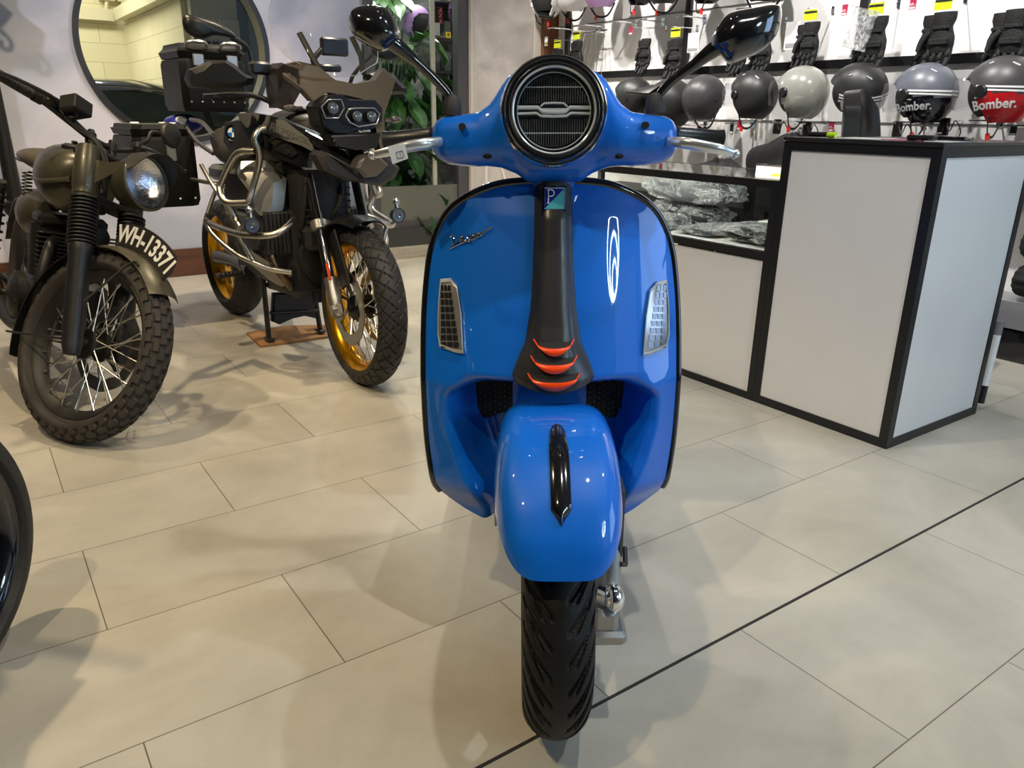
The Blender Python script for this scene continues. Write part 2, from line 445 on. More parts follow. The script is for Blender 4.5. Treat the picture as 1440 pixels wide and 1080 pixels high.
# ------------------------------------------------------------ garage behind the left wall (seen through the round window)
def block_mat():
    m_ = bpy.data.materials.new('painted_blocks'); m_.use_nodes = True
    nt = m_.node_tree; b = nt.nodes['Principled BSDF']; L = nt.links.new; N = nt.nodes.new
    tc = N('ShaderNodeTexCoord'); sp = N('ShaderNodeSeparateXYZ'); ad = N('ShaderNodeMath'); cb = N('ShaderNodeCombineXYZ')
    L(tc.outputs['Object'], sp.inputs[0]); L(sp.outputs[0], ad.inputs[0]); L(sp.outputs[1], ad.inputs[1])
    L(ad.outputs[0], cb.inputs[0]); L(sp.outputs[2], cb.inputs[1])
    br = N('ShaderNodeTexBrick'); br.inputs['Scale'].default_value = 1; br.inputs['Brick Width'].default_value = .6; br.inputs['Row Height'].default_value = .2
    br.inputs['Mortar Size'].default_value = .004; br.inputs['Color1'].default_value = (*srgb(226, 218, 184), 1); br.inputs['Color2'].default_value = (*srgb(220, 212, 176), 1)
    br.inputs['Mortar'].default_value = (*srgb(190, 180, 146), 1)
    L(cb.outputs[0], br.inputs['Vector']); L(br.outputs['Color'], b.inputs['Base Color']); b.inputs['Roughness'].default_value = .6
    return m_
BLK = block_mat()
GV = 10.4
gc = uv(onv(176, 60, GV))[0]   # u of the garage corner
mb = MB().box((gc-2.5, GV+.06, 1.7), (5.2, .12, 3.4)); struct('wall_garage_back', mb, BLK, ROOM)
gd = uv(onu(262, 80, gc))[1]
mb = MB().box((gc+.06, (GV+gd)/2, 1.7), (.12, GV-gd, 3.4)); struct('wall_garage_side', mb, BLK, ROOM)
mb = MB().box((gc+2.2, gd-.06, 1.7), (4.3, .12, 3.4)); struct('wall_garage_right', mb, mat('garage_olive', srgb(190, 186, 150), .6), ROOM)
struct('floor_garage', MB().box((1.2, 9.2, -.05), (9, 4, .1)), mat('garage_floor', srgb(110, 106, 96), .7), ROOM)
zt = onv(120, 20, GV).z
mb = MB().box((gc-2.0, GV-.07, zt), (3.8, .1, .12)).box((gc-.06, (GV+gd)/2-.1, zt), (.1, GV-gd-.2, .12))
for px in (150, 175):
    q = uv(onv(px, 8, GV)); mb.box((q[0], GV-.05, zt+.22), (.16, .1, .14)); mb.tube([(q[0], GV-.06, zt+.15), (q[0]-.02, GV-.06, zt+.06)], .02)
o = mb.build('cable_tray', mat('tray_paint', srgb(214, 206, 176), .5)); o.matrix_world = ROOM
tag(o, 'pale cable tray with small junction boxes high on the block wall beyond the round window', 'cable tray')
# shutter with dark lettering on the olive wall
mb = MB(); q0 = uv(onv(308, 30, gd-.14)); q1 = uv(onv(340, 76, gd-.14))
for k in range(8): mb.box(((q0[0]+q1[0])/2, gd-.14, q0[2]+(q1[2]-q0[2])*k/8), (q1[0]-q0[0], .03, .045), bev=.008)
sh = thing('roller_shutter', 'pale slatted shutter with dark lettering seen through the round window', 'shutter', ROOM)
mb.build('slat_panel', mat('shutter_paint', srgb(190, 188, 160), .5), sh)
mb = MB(); q = uv(onv(312, 63, gd-.17))
text_mb(mb, 'marquita', .14, Matrix.Translation((q[0], gd-.17, q[2])) @ Matrix.Rotation(PI/2, 4, 'X'), bold=.006)
mb.build('lettering', BLKS, sh)
# ============================================================ blue scooter
VX, VY = .09, 1.243
LEAN = Matrix.Rotation(R(-1.0), 4, 'Y')
VM = Matrix.Translation((VX, VY, 0)) @ LEAN
VI = VM.inverted()
vs = thing('scooter', 'bright blue scooter with black edge trim facing the camera in the centre', 'scooter', VM)
def vp(x, y, Y): return VI @ aty(x, y, Y+VY)      # pixel at local depth Y -> local point
def vpf(x, y, fn):                                 # pixel on surface Y = fn(z)
    Y = .25
    for _ in range(8): p = vp(x, y, Y); Y = fn(p.z)
    return p
# --- tyre with chevron tread
def tyre(mb, c, ax, Rr, w, h, fn, nu=240, nv=28, rim=None, k0=1.9, rimw=None):
    """surface of revolution; fn(theta, s) -> groove depth; s in -1..1 over the tread"""
    c = V(c); ax = V(ax).normalized(); x, y, z = frame(ax, (0, 0, 1) if abs(ax.z) < .9 else (1, 0, 0))
    def P(i, j):
        th = 2*PI*i; s = (j*2-1); k = s*k0
        g = fn(th, k/1.35) if abs(k) < 1.36 else 0
        r = Rr-h*.5*1.0 + (math.cos(k) if abs(k) < PI/2 else math.cos(k)*.9)*h*.5 - g
        o = math.sin(k)*w/2
        if rimw and abs(k) > PI/2:
            t_ = (abs(k)-PI/2)/(k0-PI/2); o = math.copysign(w/2+(rimw/2-w/2)*t_**1.5, k)
        if g: o *= (1-g/w*1.2)
        return c + (x*math.cos(th)+y*math.sin(th))*r + z*o
    mb.grid(P, nu, nv, closeu=True)
def chev(th, s):
    a = th*Rv/.052
    q = abs(s)
    if q < .13: return .0
    ph = (a + q*2.1 + (.5 if s > 0 else 0)) % 1
    d = .0050*sm(0, .05, ph)*sm(.29, .24, ph)*sm(.13, .20, q)
    ph2 = (a*1 + q*2.7+.35 + (.5 if s > 0 else 0)) % 1
    if q > .30: d = max(d, .0042*sm(0, .04, ph2)*sm(.20, .16, ph2)*sm(.30, .36, q))
    return d
Rv = .236
st = vs
mb = MB(); tyre(mb, (0, 0, Rv), (1, 0, 0), Rv, .122, .12, chev, 640, 90)
wl = mb.build('front_tyre', mat('new_tyre_rubber', (.007, .007, .007), .55, spec=.25), vs, sharp=50)
mb = MB(); mb.lathe([(.15, -.05), (.165, -.05), (.15, -.035), (.145, 0), (.15, .035), (.165, .05), (.15, .05), (.13, .03), (.13, -.03)], (0, 0, Rv), (1, 0, 0), 48, closed=True)
for i in range(5):
    a = 2*PI*i/5; mb.tube([(0.0, .03*math.cos(a), Rv+.03*math.sin(a)), (0, .14*math.cos(a), Rv+.14*math.sin(a))], [.02, .014], n=8)
mb.cyl((-.03, 0, Rv), (.03, 0, Rv), .04)
mb.build('front_rim', ALU, vs)
# --- suspension on the image right side
mb = MB(); mb.tube([(.105, .07, .42), (.105, .03, .30), (.10, .0, .235)], .024, sub=4).box((.095, .04, .22), (.05, .16, .05), bev=.01)
mb.cyl((.04, 0, Rv), (.12, 0, Rv), .028).box((.10, -.0, .19), (.07, .10, .03), bev=.008)
mb.build('suspension_arm', mat('cast_aluminium', (.38, .38, .37), .38, .9), vs)
mb = MB(); mb.ell((.110, -.02, .262), (.020, .026, .028), n=28, m=18).cyl((.085, -.005, .262), (.108, -.015, .262), .020, n=24)
mb.build('axle_cap', CHR, vs)
mb = MB(); mb.tube([(.100, .05, .30), (.098, .06, .46)], .024)
mb.box((.122, .06, .39), (.016, .07, .15), bev=.006).tube([(.125, .02, .31), (.140, .05, .29), (.142, .08, .31)], .005)
mb.build('shock_cover', BLKM, vs)
# --- fender
def fprof(ph):   # centre line: polar radius about the axle for angle ph (deg, 0 = rear horizontal, 90 = up, 180 = front)
    return lin(ph, [(40, .392), (60, .385), (75, .374), (90, .361), (105, .347), (118, .329), (128, .308), (136, .285), (142, .270)])
def fhw(ph): return lin(ph, [(40, .104), (70, .107), (95, .110), (110, .108), (120, .103), (130, .096), (137, .088), (142, .080)])
def fend(i, j, off=0, jw=None):
    s = 2*i-1
    q = abs(s)
    ph1 = 138 - 36*q**2.8
    ph = 48+(ph1-48)*j
    hw = fhw(ph); rr = fprof(ph)
    a = (1-q)*PI/2          # q=0 -> top, q=1 -> side edge
    ee = lin(ph, [(48, .36), (95, .38), (125, .48), (140, .56)])
    x = hw*math.cos(a)**ee if q > 0 else 0
    drop = lin(ph, [(48, .17), (95, .17), (115, .13), (142, .085)])
    r = rr - drop*(1-math.sin(a)**ee) + off
    t = R(ph)
    return V((math.copysign(x, s) if s else 0, math.cos(t)*r, Rv+math.sin(t)*r))
mb = MB(); mb.grid(lambda i, j: fend(i, j), 56, 40, thick=-.004)
mb.build('front_fender', BLUE, vs, sharp=60)
# black pointed strip on the fender
def strip(i, j):
    ph = 90.5+(122.5-90.5)*j
    w = .0125+.0035*min(1, j*3)
    w *= min(1, (1-j)/.12*.98+.02)
    if j < .04: w *= .8
    t = R(ph); r = fprof(ph)+.004+.005*(1-(2*i-1)**2)
    return V(((2*i-1)*w, math.cos(t)*r, Rv+math.sin(t)*r))
mb = MB(); mb.grid(strip, 10, 40, thick=.008, tdir=(0, 0, 1)); mb.build('fender_strip', BLKG, vs, sharp=60)

# --- leg shield
def Yed(z): return .265+.30*(z-.6) if z > .6 else .265-.05*(.6-z)
_L = [(722, 253), (690, 262), (655, 281), (632, 308), (615, 345), (607, 400), (603, 460), (602, 510), (603, 560), (606, 610), (611, 652), (618, 682), (640, 697), (665, 706), (690, 712)]
_Rr = [(838, 253), (880, 262), (915, 284), (935, 312), (948, 355), (955, 410), (957, 460), (957, 510), (955, 560), (950, 610), (942, 650), (932, 680), (915, 693), (895, 702), (870, 710)]
ol = []
for a_, b_ in zip(_L, _Rr):
    p, q = vpf(*a_, Yed), vpf(*b_, Yed)
    ol.append(((q.x-p.x)/2, (p.z+q.z)/2))
ol[0] = (ol[0][0], ol[0][1]+.002)
ol = [(0, ol[0][1]+.004)]+ol
ZT, ZB = ol[0][1], ol[-1][1]
def shw(z):
    for (x0, z0), (x1, z1) in zip(ol, ol[1:]):
        if z0 >= z >= z1: return x0+(x1-x0)*((z0-z)/(z0-z1) if z0 > z1 else 0)
    return ol[-1][0]
def dense(ol, n=150):
    P = crom([(x, 0, z) for x, z in ol], 12)
    d = [0]
    for a_, b_ in zip(P, P[1:]): d.append(d[-1]+(b_-a_).length)
    out = []
    k = 0
    for i in range(n+1):
        t = d[-1]*i/n
        while k < len(d)-2 and d[k+1] < t: k += 1
        u_ = (t-d[k])/max(1e-9, d[k+1]-d[k])
        p = P[k].lerp(P[k+1], min(1, u_)); out.append((p.x, p.z))
    return out
OD = dense(ol)
def shy(x, z):
    """depth of the shield front surface"""
    ye = Yed(z)
    w = max(.05, shw(z)); q = min(1, abs(x)/.268)
    yc = ye-.115
    y = yc+(ye-yc)*(q**2.4)
    if z > .93: y += (z-.93)*.25*(1-q)
    # rounded lower sides roll under
    y += .035*sm(.40, .325, z)**1.5
    # recess around the wheel
    wz = lin(z, [(.33, .100), (.38, .124), (.45, .156), (.52, .176), (.575, .178), (.61, .15)])
    rec = sm(wz+.045, wz-.045, abs(x))*sm(.632, .575, z)
    y += .15*rec
    # waist crease that carries the horn cover
    return y
# grid from centre line to outline with radial layout (top->bottom rows mapped to outline)
def shield_pt(i, j):
    s = 2*i-1
    k = j*(len(OD)-1); a_ = int(min(k, len(OD)-2)); f_ = k-a_
    ox = OD[a_][0]+(OD[a_+1][0]-OD[a_][0])*f_; oz = OD[a_][1]+(OD[a_+1][1]-OD[a_][1])*f_
    # row centre height
    zc = ZT+(ZB-.006-ZT)*j**1.0
    t = abs(s)
    z = zc+(oz-zc)*t**1.6
    x = ox*t
    return V((math.copysign(x, s), shy(x, z), z))
mb = MB(); mb.grid(shield_pt, 110, 130, thick=.012, tdir=(0, -1, 0))
mb.build('leg_shield', BLUE, vs, sharp=70)
edge = [V((sg*x, shy(x, z)+.004, z)) for sg, seq in ((-1, OD[::-1]), (1, OD[1:])) for x, z in seq if z > vpf(618, 684, Yed).z or x > .23]
edge = [p for i, p in enumerate(edge) if i % 3 == 0]
mb = MB(); mb.tube(edge, .0085, n=10, sub=2); mb.build('edge_trim', BLKG, vs)
# lower body under the shield and floorboard
def low(i, j):
    a = PI*i; t = j
    w = lin(t, [(0, .205), (.1, .215), (1, .2)]); zz = lin(t, [(0, .335), (.2, .30), (1, .29)])
    y = .23+t*.62
    return V((-math.cos(a)*w, y+.03*math.sin(a)*(1-t), zz-.06*math.sin(a)**.7*min(1, .3+t)))
mb = MB(); mb.grid(low, 24, 14); mb.grid(lambda i, j: V(((2*i-1)*.2, .25+.6*j, .335-.04*j)), 8, 6)
mb.build('floorboard', BLUE, vs)
mb = MB()
mb.rings([[V((math.cos(2*PI*k/20)*.5*w, y, z+math.sin(2*PI*k/20)*h)) for k in range(20)] for y, z, w, h in
          ((.78, .50, .22, .17), (.9, .56, .36, .19), (1.1, .58, .46, .18), (1.3, .60, .44, .16), (1.5, .62, .34, .12), (1.66, .63, .18, .07))])
mb.build('rear_body', BLUE, vs, sharp=60)
mb = MB()
mb.rings([[V((math.cos(2*PI*k/20)*.5*w, y, z+math.sin(2*PI*k/20)*h)) for k in range(20)] for y, z, w, h in
          ((.72, .72, .14, .03), (.8, .745, .24, .05), (1.0, .75, .30, .055), (1.2, .765, .31, .055), (1.4, .785, .28, .06), (1.55, .78, .18, .04))])
mb.build('seat', BLKM, vs, sharp=60)
mb = MB(); tyre(mb, (0, 1.375, Rv), (1, 0, 0), Rv, .13, .12, lambda a, b: 0, 60, 20); mb.build('rear_tyre', RUB, vs)
MB().lathe([(.16, -.04), (.16, .04), (.05, .05), (.05, -.05)], (0, 1.375, Rv), (1, 0, 0), 32, closed=True).build('rear_rim', ALU, vs)
mb = MB(); mb.box((0, 1.1, .36), (.16, .5, .2), bev=.03).tube([(-.13, 1.0, .3), (-.17, 1.3, .32), (-.18, 1.6, .36)], [.03, .06, .055], sub=3)
mb.build('engine', DKM, vs)
MB().tube([(-.12, .98, .20), (-.16, 1.02, .03), (-.17, 1.05, .012)], .01).tube([(.12, .98, .20), (.16, 1.02, .03), (.17, 1.05, .012)], .01).tube([(-.12, .98, .2), (.12, .98, .2)], .01).build('centre_stand', BLKS, vs)
# mesh grilles in the recess
for sg in (-1, 1):
    mb = MB()
    pts = [(.080, .604), (.135, .602), (.160, .590), (.170, .562), (.168, .520), (.158, .494), (.130, .496), (.100, .508), (.078, .50)]
    n = len(pts)
    mb.prism([V((sg*x, shy(.12, .55)-.012, z)) for x, z in pts], (0, .008, 0))
    g = mb.build('air_grille', DARK, vs)
    mb = MB()
    for a_ in range(8):
        for b_ in range(8):
            x, z = .085+a_*.0105, .503+b_*.0125+((a_ % 2)*.004)
            if x < .160 and z < .597: mb.ell((sg*x, shy(.12, .55)-.012, z), (.0016, .002, .002), n=6, m=4)
    mb.build('mesh_studs', mat('mesh_studs', (.10, .10, .10), .4), g)
# --- centre horn cover
def cvw(z): return lin(z, [(.618, .0), (.6181, .074), (.64, .0775), (.66, .072), (.70, .054), (.76, .045), (.82, .0405), (.90, .0375), (1.01, .0365)])
ZC0 = .628
def cover(i, j):
    s = 2*i-1; z = ZC0+(ZT+.012-ZC0)*(1-j)
    zz = z-.016*(1-abs(s))*sm(.67, ZC0, z)      # bottom point
    w = lin(z, [(ZC0, .0765), (.640, .079), (.665, .070), (.70, .054), (.76, .0445), (.82, .0405), (.90, .0375), (1.02, .0365)])
    x = s*w
    yb = shy(0, max(z, .64))-.002
    prof = .030*(1-abs(s)**3.0)
    ridge = .010*sm(.64, .56, abs(s))*sm(.665, .73, z)
    foot = .016*sm(.74, .66, z)*(1-abs(s)**2)
    return V((x, yb-prof-ridge-foot+.004, zz))
mb = MB(); mb.grid(cover, 48, 90, thick=.02, tdir=(0, -1, 0)); mb.build('horn_cover', mat('charcoal_satin', (.028, .028, .030), .33), vs, sharp=50)
# orange slats with dark slots
for k, (y0, hw, x0) in enumerate(((490, .034, 0), (511, .0395, 0), (533, .045, 0))):
    def slat(i, j, grow=0, lift=0):
        s = 2*i-1
        px = vp(779, y0, .12).z
        zt = px+.003*abs(s)**3 - .001
        th = .0155*(1-s*s*.45)*(1+k*.12)
        z = zt-th*j
        x = s*(hw-.009*j)*(1+grow)
        c = cover(.5+x/2/.075*.5+0, 0)
        zc = z
        # depth from cover surface
        ww = lin(zc, [(ZC0, .073), (.645, .0775), (.665, .070), (.70, .054), (.76, .0445)])
        sx = min(1, abs(x)/ww)
        y = shy(0, max(zc, .64))-.002-.030*(1-sx**3)-.010*sm(.64, .56, sx)*sm(.665, .73, zc)-.016*sm(.74, .66, zc)*(1-sx**2)+.004
        return V((x, y-lift-.004*math.sin(PI*j), z))
    mb = MB(); mb.grid(lambda i, j: slat(i, -.42+j*.75, .07, .0012), 16, 5, thick=-.004, tdir=(0, -1, 0)); sl = mb.build('slot', DARK, vs)
    mb = MB(); mb.grid(lambda i, j: slat(i, .18+j*.85, 0, .004), 20, 6, thick=-.006, tdir=(0, -1, 0))
    for sg in (0, 1): mb.tube([slat(sg, -.35, .02, .004), slat(sg, .3, 0, .005)], .0016, n=6)
    mb.build('orange_slat', ORG, vs)
# badge
def on_cover(x, z, lift):
    ww = .038; sx = min(1, abs(x)/ww)
    y = shy(0, z)-.002-.030*(1-sx**3)-.010*sm(.64, .56, sx)+.004
    return V((x, y-lift, z))
bz = vp(778, 290, .13).z; by = on_cover(0, bz, 0).y
mb = MB(); mb.box((0, by-.001, bz-.004), (.047, .012, .062), bev=.003); bd = mb.build('badge', BLKG, vs)
mb = MB(); z0, z1, h = bz-.015, bz+.023, .0185
mb.prism([(-h, by-.0080, z1), (-h, by-.0080, z0), (h, by-.0080, z1)], (0, .001, 0)); mb.build('badge_navy_half', mat('badge_navy', srgb(28, 40, 140), .3), bd)
mb = MB(); mb.prism([(h, by-.0080, z0), (-h, by-.0080, z0), (h, by-.0080, z1)], (0, .001, 0)); mb.build('badge_aqua_half', mat('badge_aqua', srgb(90, 190, 205), .3), bd)
mb = MB()
for a_, b_ in (((-h, z0), (h, z0)), ((h, z0), (h, z1)), ((h, z1), (-h, z1)), ((-h, z1), (-h, z0))): mb.cyl((a_[0], by-.0084, a_[1]), (b_[0], by-.0084, b_[1]), .0006, n=6)
mb.build('badge_border', CHR, bd)
mb = MB(); P0 = (-.0095, .008)
for a_ in (((-.0115, -.007), (-.0115, .017)), ((-.014, -.007), (-.009, -.007)), ((-.014, .017), (-.007, .017))):
    mb.tube([(a_[0][0], by-.0088, bz+.003+a_[0][1]), (a_[1][0], by-.0088, bz+.003+a_[1][1])], .0009, n=6)
mb.tube([(-.011, by-.0088, bz+.020), (-.004, by-.0088, bz+.0195), (-.001, by-.0088, bz+.014), (-.004, by-.0088, bz+.009), (-.011, by-.0088, bz+.0085)], .0011, n=6, sub=4)
mb.build('badge_letter', WHT, bd)
# chrome script "Vespa" on the left of the shield
SCR = [[(633, 333), (636, 331), (638, 334), (637, 340), (636, 345), (640, 345), (645, 338), (647, 332)], [(647, 338), (652, 336), (651, 332), (648, 334), (648, 340), (652, 341), (656, 337)],
       [(661, 330), (658, 331), (658, 335), (661, 336), (660, 339), (656, 339)], [(664, 329), (662, 342)], [(664, 331), (668, 329), (668, 333), (664, 335)],
       [(675, 328), (672, 328), (671, 332), (674, 332), (676, 327), (677, 331), (681, 326), (691, 319)], [(633, 349), (650, 341), (670, 334), (692, 320)]]
mb = MB()
for st_ in SCR:
    P = []
    for x, y in st_:
        p = V((0, 0, 0)); Y = .15
        for _ in range(8): p = vp(x, y, Y); Y = shy(p.x, p.z)-.003
        P.append(p)
    mb.tube(P, .0019, n=6, sub=4)
mb.build('chrome_script', CHR, vs)
# indicator lamps
for sgn, poly in ((-1, [(619, 392), (634, 391), (643, 402), (649, 440), (652, 498), (640, 496), (618, 488), (615, 470), (616, 425)]),
                  (1, [(938, 393), (924, 396), (914, 408), (908, 445), (904, 500), (917, 498), (938, 488), (942, 470), (941, 425)])):
    def onsh(x, y, lift):
        Y = .2
        for _ in range(10):
            p = vp(x, y, Y); Y = shy(p.x, p.z)-lift
        return p
    cx_ = sum(p[0] for p in poly)/len(poly); cy_ = sum(p[1] for p in poly)/len(poly)
    def ringp(k, lift): return [onsh(cx_+(x-cx_)*k, cy_+(y-cy_)*k, lift) for x, y in poly]
    mb = MB(); mb.rings([ringp(1, -.002), ringp(.98, .005), ringp(.93, .007)], cap=(True, True)); ind = mb.build('indicator_lamp', mat('indicator_body', (.5, .5, .5), .3, .7), vs)
    mb = MB(); mb.rings([ringp(1.0, .003), ringp(.97, .0075)], cap=(False, False))
    q = [ringp(.97, .0075), ringp(.90, .009)]; mb.rings(q, cap=(False, False)); mb.build('indicator_rim', mat('clear_rim', (.62, .64, .66), .2, .4), ind)
    mb = MB()
    for i in range(9):
        t = (i+.5)/9
        y = 400+90*t
        xl, xr = (619, 634+14*t) if sgn < 0 else (938, 924-16*t)
        for k in range(3):
            xa, xb = xl+(xr-xl)*(k*.31+.04), xl+(xr-xl)*(k*.31+.29)
            col = k
            c4 = [onsh(xa, y-4, .0085), onsh(xb, y-4, .0085), onsh(xb, y+4, .0075), onsh(xa, y+4, .0075)]
            vv_ = [mb.v(p) for p in c4]; mb.f(vv_)
    mb.build('reflector_cells', mat('cell_mirror', (.16, .16, .17), .15, .9), ind)
# --- headset
def hs(i, j):
    x = -.226+.452*i; q = abs(x)
    zc = lin(q, [(0, 1.09), (.07, 1.09), (.10, 1.08), (.14, 1.070), (.20, 1.068), (.226, 1.068)])
    up = lin(q, [(0, .105), (.06, .098), (.085, .092), (.10, .078), (.118, .056), (.14, .046), (.18, .042), (.205, .040), (.218, .034), (.226, .022)])
    dn = lin(q, [(0, .100), (.05, .098), (.075, .080), (.10, .062), (.13, .052), (.17, .048), (.20, .044), (.218, .034), (.226, .022)])
    dp = lin(q, [(0, .044), (.075, .046), (.098, .052), (.12, .052), (.18, .044), (.216, .034), (.226, .020)])
    yc = lin(q, [(0, .262), (.09, .258), (.16, .262), (.226, .272)])
    a = 2*PI*j
    c, s_ = math.cos(a), math.sin(a)
    e = .8
    return V((x, yc-math.copysign(abs(c)**e, c)*dp, zc+math.copysign(abs(s_)**e, s_)*(up if s_ > 0 else dn)))
mb = MB(); mb.rings([[hs(i/64, j/36) for j in range(36)] for i in range(65)]); mb.build('headset', BLUE, vs, sharp=70)
HC = vp(779.0, 156, .175)
hn = V((0, -1, .10)).normalized()
mb = MB()
mb.lathe([(.060, -.03), (.092, -.075), (.0935, -.03), (.0945, -.012), (.0935, -.004), (.0905, .002), (.0875, .002), (.086, -.01)], HC, hn, 72, closed=True)
mb.build('headlight_chrome', CHR, vs)
hb = MB().lathe([(.075, -.055), (.0865, -.05), (.0875, .001), (.0865, .008), (.083, .013), (.078, .013), (.0745, .006), (.0735, -.004), (.073, -.03)], HC, hn, 72, closed=True).build('headlight', BLKG, vs)
MB().lathe([(.0745, .002), (.0735, .008), (.0715, .010), (.0695, .008), (.0695, .0)], HC, hn, 72, closed=True).build('headlight_ring', mat('ring_silver', (.62, .66, .70), .2, .4), hb)
def on_hl(x, z, lift):
    # headlight local: x right, z up along lamp face
    ux = V((1, 0, 0)); uz = ux.cross(hn)*1; uz = V((0, hn.z, -hn.y))
    return HC+ux*x+uz*z+hn*lift
mb = MB(); mb.lathe([(.0, -.022), (.068, -.022), (.072, -.004), (.072, -.026), (0, -.026)], HC, hn, 48, closed=True); mb.build('reflector_bowl', mat('reflector_dark', (.14, .145, .15), .2, .9), hb)
def clip(x): return math.sqrt(max(0, .063**2-x*x))
for top in (1, 0):
    mb = MB()
    for k in range(-14, 15):
        x = k*.0042; z = clip(x)*.93
        if z < .018: continue
        z0, z1 = (.014, z) if top else (-z, -.012)
        mb.rings([[on_hl(x-.0009, q, -.020), on_hl(x+.0003, q, -.010), on_hl(x+.0011, q, -.020)] for q in (z0, z1)])
    mb.build('reflector_ribs', mat('rib_mirror', (.62, .66, .70), .22, .5), hb)
mb = MB()
for z0 in (.040, -.036):
    w = clip(z0); mb.tube([on_hl(-w, z0, -.008), on_hl(w, z0, -.008)], .0008, n=6)
w = .066
for sg in (-1, 1):
    mb.tube([on_hl(sg*.064, .006, -.006), on_hl(sg*.028, .006, -.005), on_hl(sg*.020, -.001, -.004), on_hl(0, -.002, -.003)], .0036, n=8)
    mb.tube([on_hl(sg*.064, -.004, -.006), on_hl(sg*.030, -.003, -.005), on_hl(sg*.022, -.008, -.004), on_hl(0, -.009, -.003)], .0024, n=8)
    mb.tube([on_hl(sg*.023, .008, -.006), on_hl(sg*.017, .013, -.005), on_hl(0, .0135, -.004)], .0018, n=8)
mb.prism([on_hl(-.021, .005, -.010), on_hl(.021, .005, -.010), on_hl(.018, -.008, -.010), on_hl(-.018, -.008, -.010)], hn*.006)
mb.torus(HC+hn*-.006, hn, .064, .0012, 60, 6)
mb.build('light_guide', mat('light_guide', (.50, .56, .60), .2, .2, coat=1), hb)
mb = MB(); mb.grid(lambda i, j: on_hl(0, 0, .006)+(on_hl(math.cos(2*PI*i)*.070*j, math.sin(2*PI*i)*.070*j, 0)-HC)+hn*(.007*(1-j*j)-.004), 48, 8); mb.build('headlight_lens', LENS, hb)
# holes and slots in the headset, steering neck
for x, y in ((650, 178), (907, 176)):
    p = vp(x, y, .216)
    MB().cyl((p.x, .206, p.z), (p.x, .235, p.z), .0062).build('headset_hole', DARK, vs)
for x, y in ((686, 219), (870, 219)):
    p = vp(x, y, .222); MB().ell((p.x, .222, p.z), (.010, .012, .006), n=14).build('headset_slot', DARK, vs)
mb = MB(); mb.rings([[V((math.cos(2*PI*k/24)*w, y+math.sin(2*PI*k/24)*.05, z)) for k in range(24)] for w, y, z in ((.052, .315, .95), (.052, .31, .985), (.048, .29, 1.01), (.050, .268, 1.03), (.066, .262, 1.05))])
mb.build('steering_neck', BLUE, vs)
# --- bars: grips, levers, mirrors
for sg in (-1, 1):
    mb = MB()
    yb = .285
    if sg < 0: a_, b_ = vp(612, 191, yb), vp(540, 198, yb)
    else: a_, b_ = vp(946, 190, yb), vp(1016, 196, yb)
    mb.tube([a_, a_.lerp(b_, .08), a_.lerp(b_, .12), a_.lerp(b_, .9), b_, b_+(b_-a_)*.03], [.012, .018, .0155, .016, .018, .011], n=20)
    mb.build('grip', mat('grip_rubber', (.012, .013, .016), .35), vs)
    mb = MB(); yl = .205
    if sg < 0: pts = [vp(620, 199, .23), vp(600, 202, yl), vp(575, 206, yl-.01), (vp(548, 213, yl-.012)), vp(524, 218, yl)]
    else: pts = [vp(940, 199, .23), vp(962, 201, yl), vp(985, 205, yl-.01), (vp(1012, 210, yl-.012)), vp(1034, 216, yl)]
    mb.tube(pts, [.008, .0105, .0105, .009, .0065], n=12, sub=5, flat=.7); mb.ell(pts[-1], .0082)
    mb.build('brake_lever', mat('polished_lever', (.74, .77, .80), .26, .85), vs)
    # mirror arm + shell
    mb = MB(); ym = .27
    if sg < 0: base, pts = vp(636, 152, ym), [vp(634, 143, ym), vp(628, 130, ym), vp(605, 105, ym-.01), vp(582, 84, ym-.02), vp(560, 66, ym-.03), vp(548, 57, ym-.035)]
    else: base, pts = vp(921, 149, ym), [vp(924, 141, ym), vp(930, 130, ym), vp(950, 110, ym-.01), vp(975, 92, ym-.02), vp(998, 74, ym-.03), vp(1010, 66, ym-.035)]
    mb.tube(pts, [.0075, .0078, .0085, .0095, .0135, .015], n=14, sub=6)
    arm = mb.build('mirror_arm', BLKG, vs)
    mb = MB(); mb.lathe([(.0, .024), (.010, .022), (.016, .012), (.018, -.004), (.018, -.012)], base, (sg*-.1, 0, 1), 20); mb.build('rubber_boot', BLKM, arm)
    if sg < 0: c5 = [(490, 28), (494, 16), (508, 9), (530, 9), (545, 16), (557, 35), (562, 52), (553, 62), (540, 71), (525, 68), (505, 56), (495, 44)]
    else: c5 = [(1000, 66), (1004, 50), (1014, 32), (1028, 19), (1060, 12), (1088, 8), (1097, 14), (1096, 32), (1088, 52), (1068, 72), (1040, 84), (1026, 88), (1012, 74)]
    cx_ = sum(p[0] for p in c5)/len(c5); cy_ = sum(p[1] for p in c5)/len(c5)
    cps = crom([(x, y, 0) for x, y in c5]+[(c5[0][0], c5[0][1], 0)], 5)[:-1]
    def rg(k, Y): return [vp(cx_+(p.x-cx_)*k*1.05, cy_+(p.y-cy_)*k*1.05, Y) for p in cps]
    y0 = .235
    mb = MB(); mb.rings([rg(.25, y0-.042), rg(.5, y0-.038), rg(.72, y0-.030), rg(.88, y0-.018), rg(.97, y0-.004), rg(1.0, y0+.012), rg(.98, y0+.022)])
    sh_ = mb.build('mirror_shell', BLKG, vs, sharp=70)
    mb = MB(); mb.rings([rg(.95, y0+.0225), rg(.95, y0+.0245)]); mb.build('mirror_glass', mat('mirror_glass', (.9, .9, .9), .02, 1), sh_)
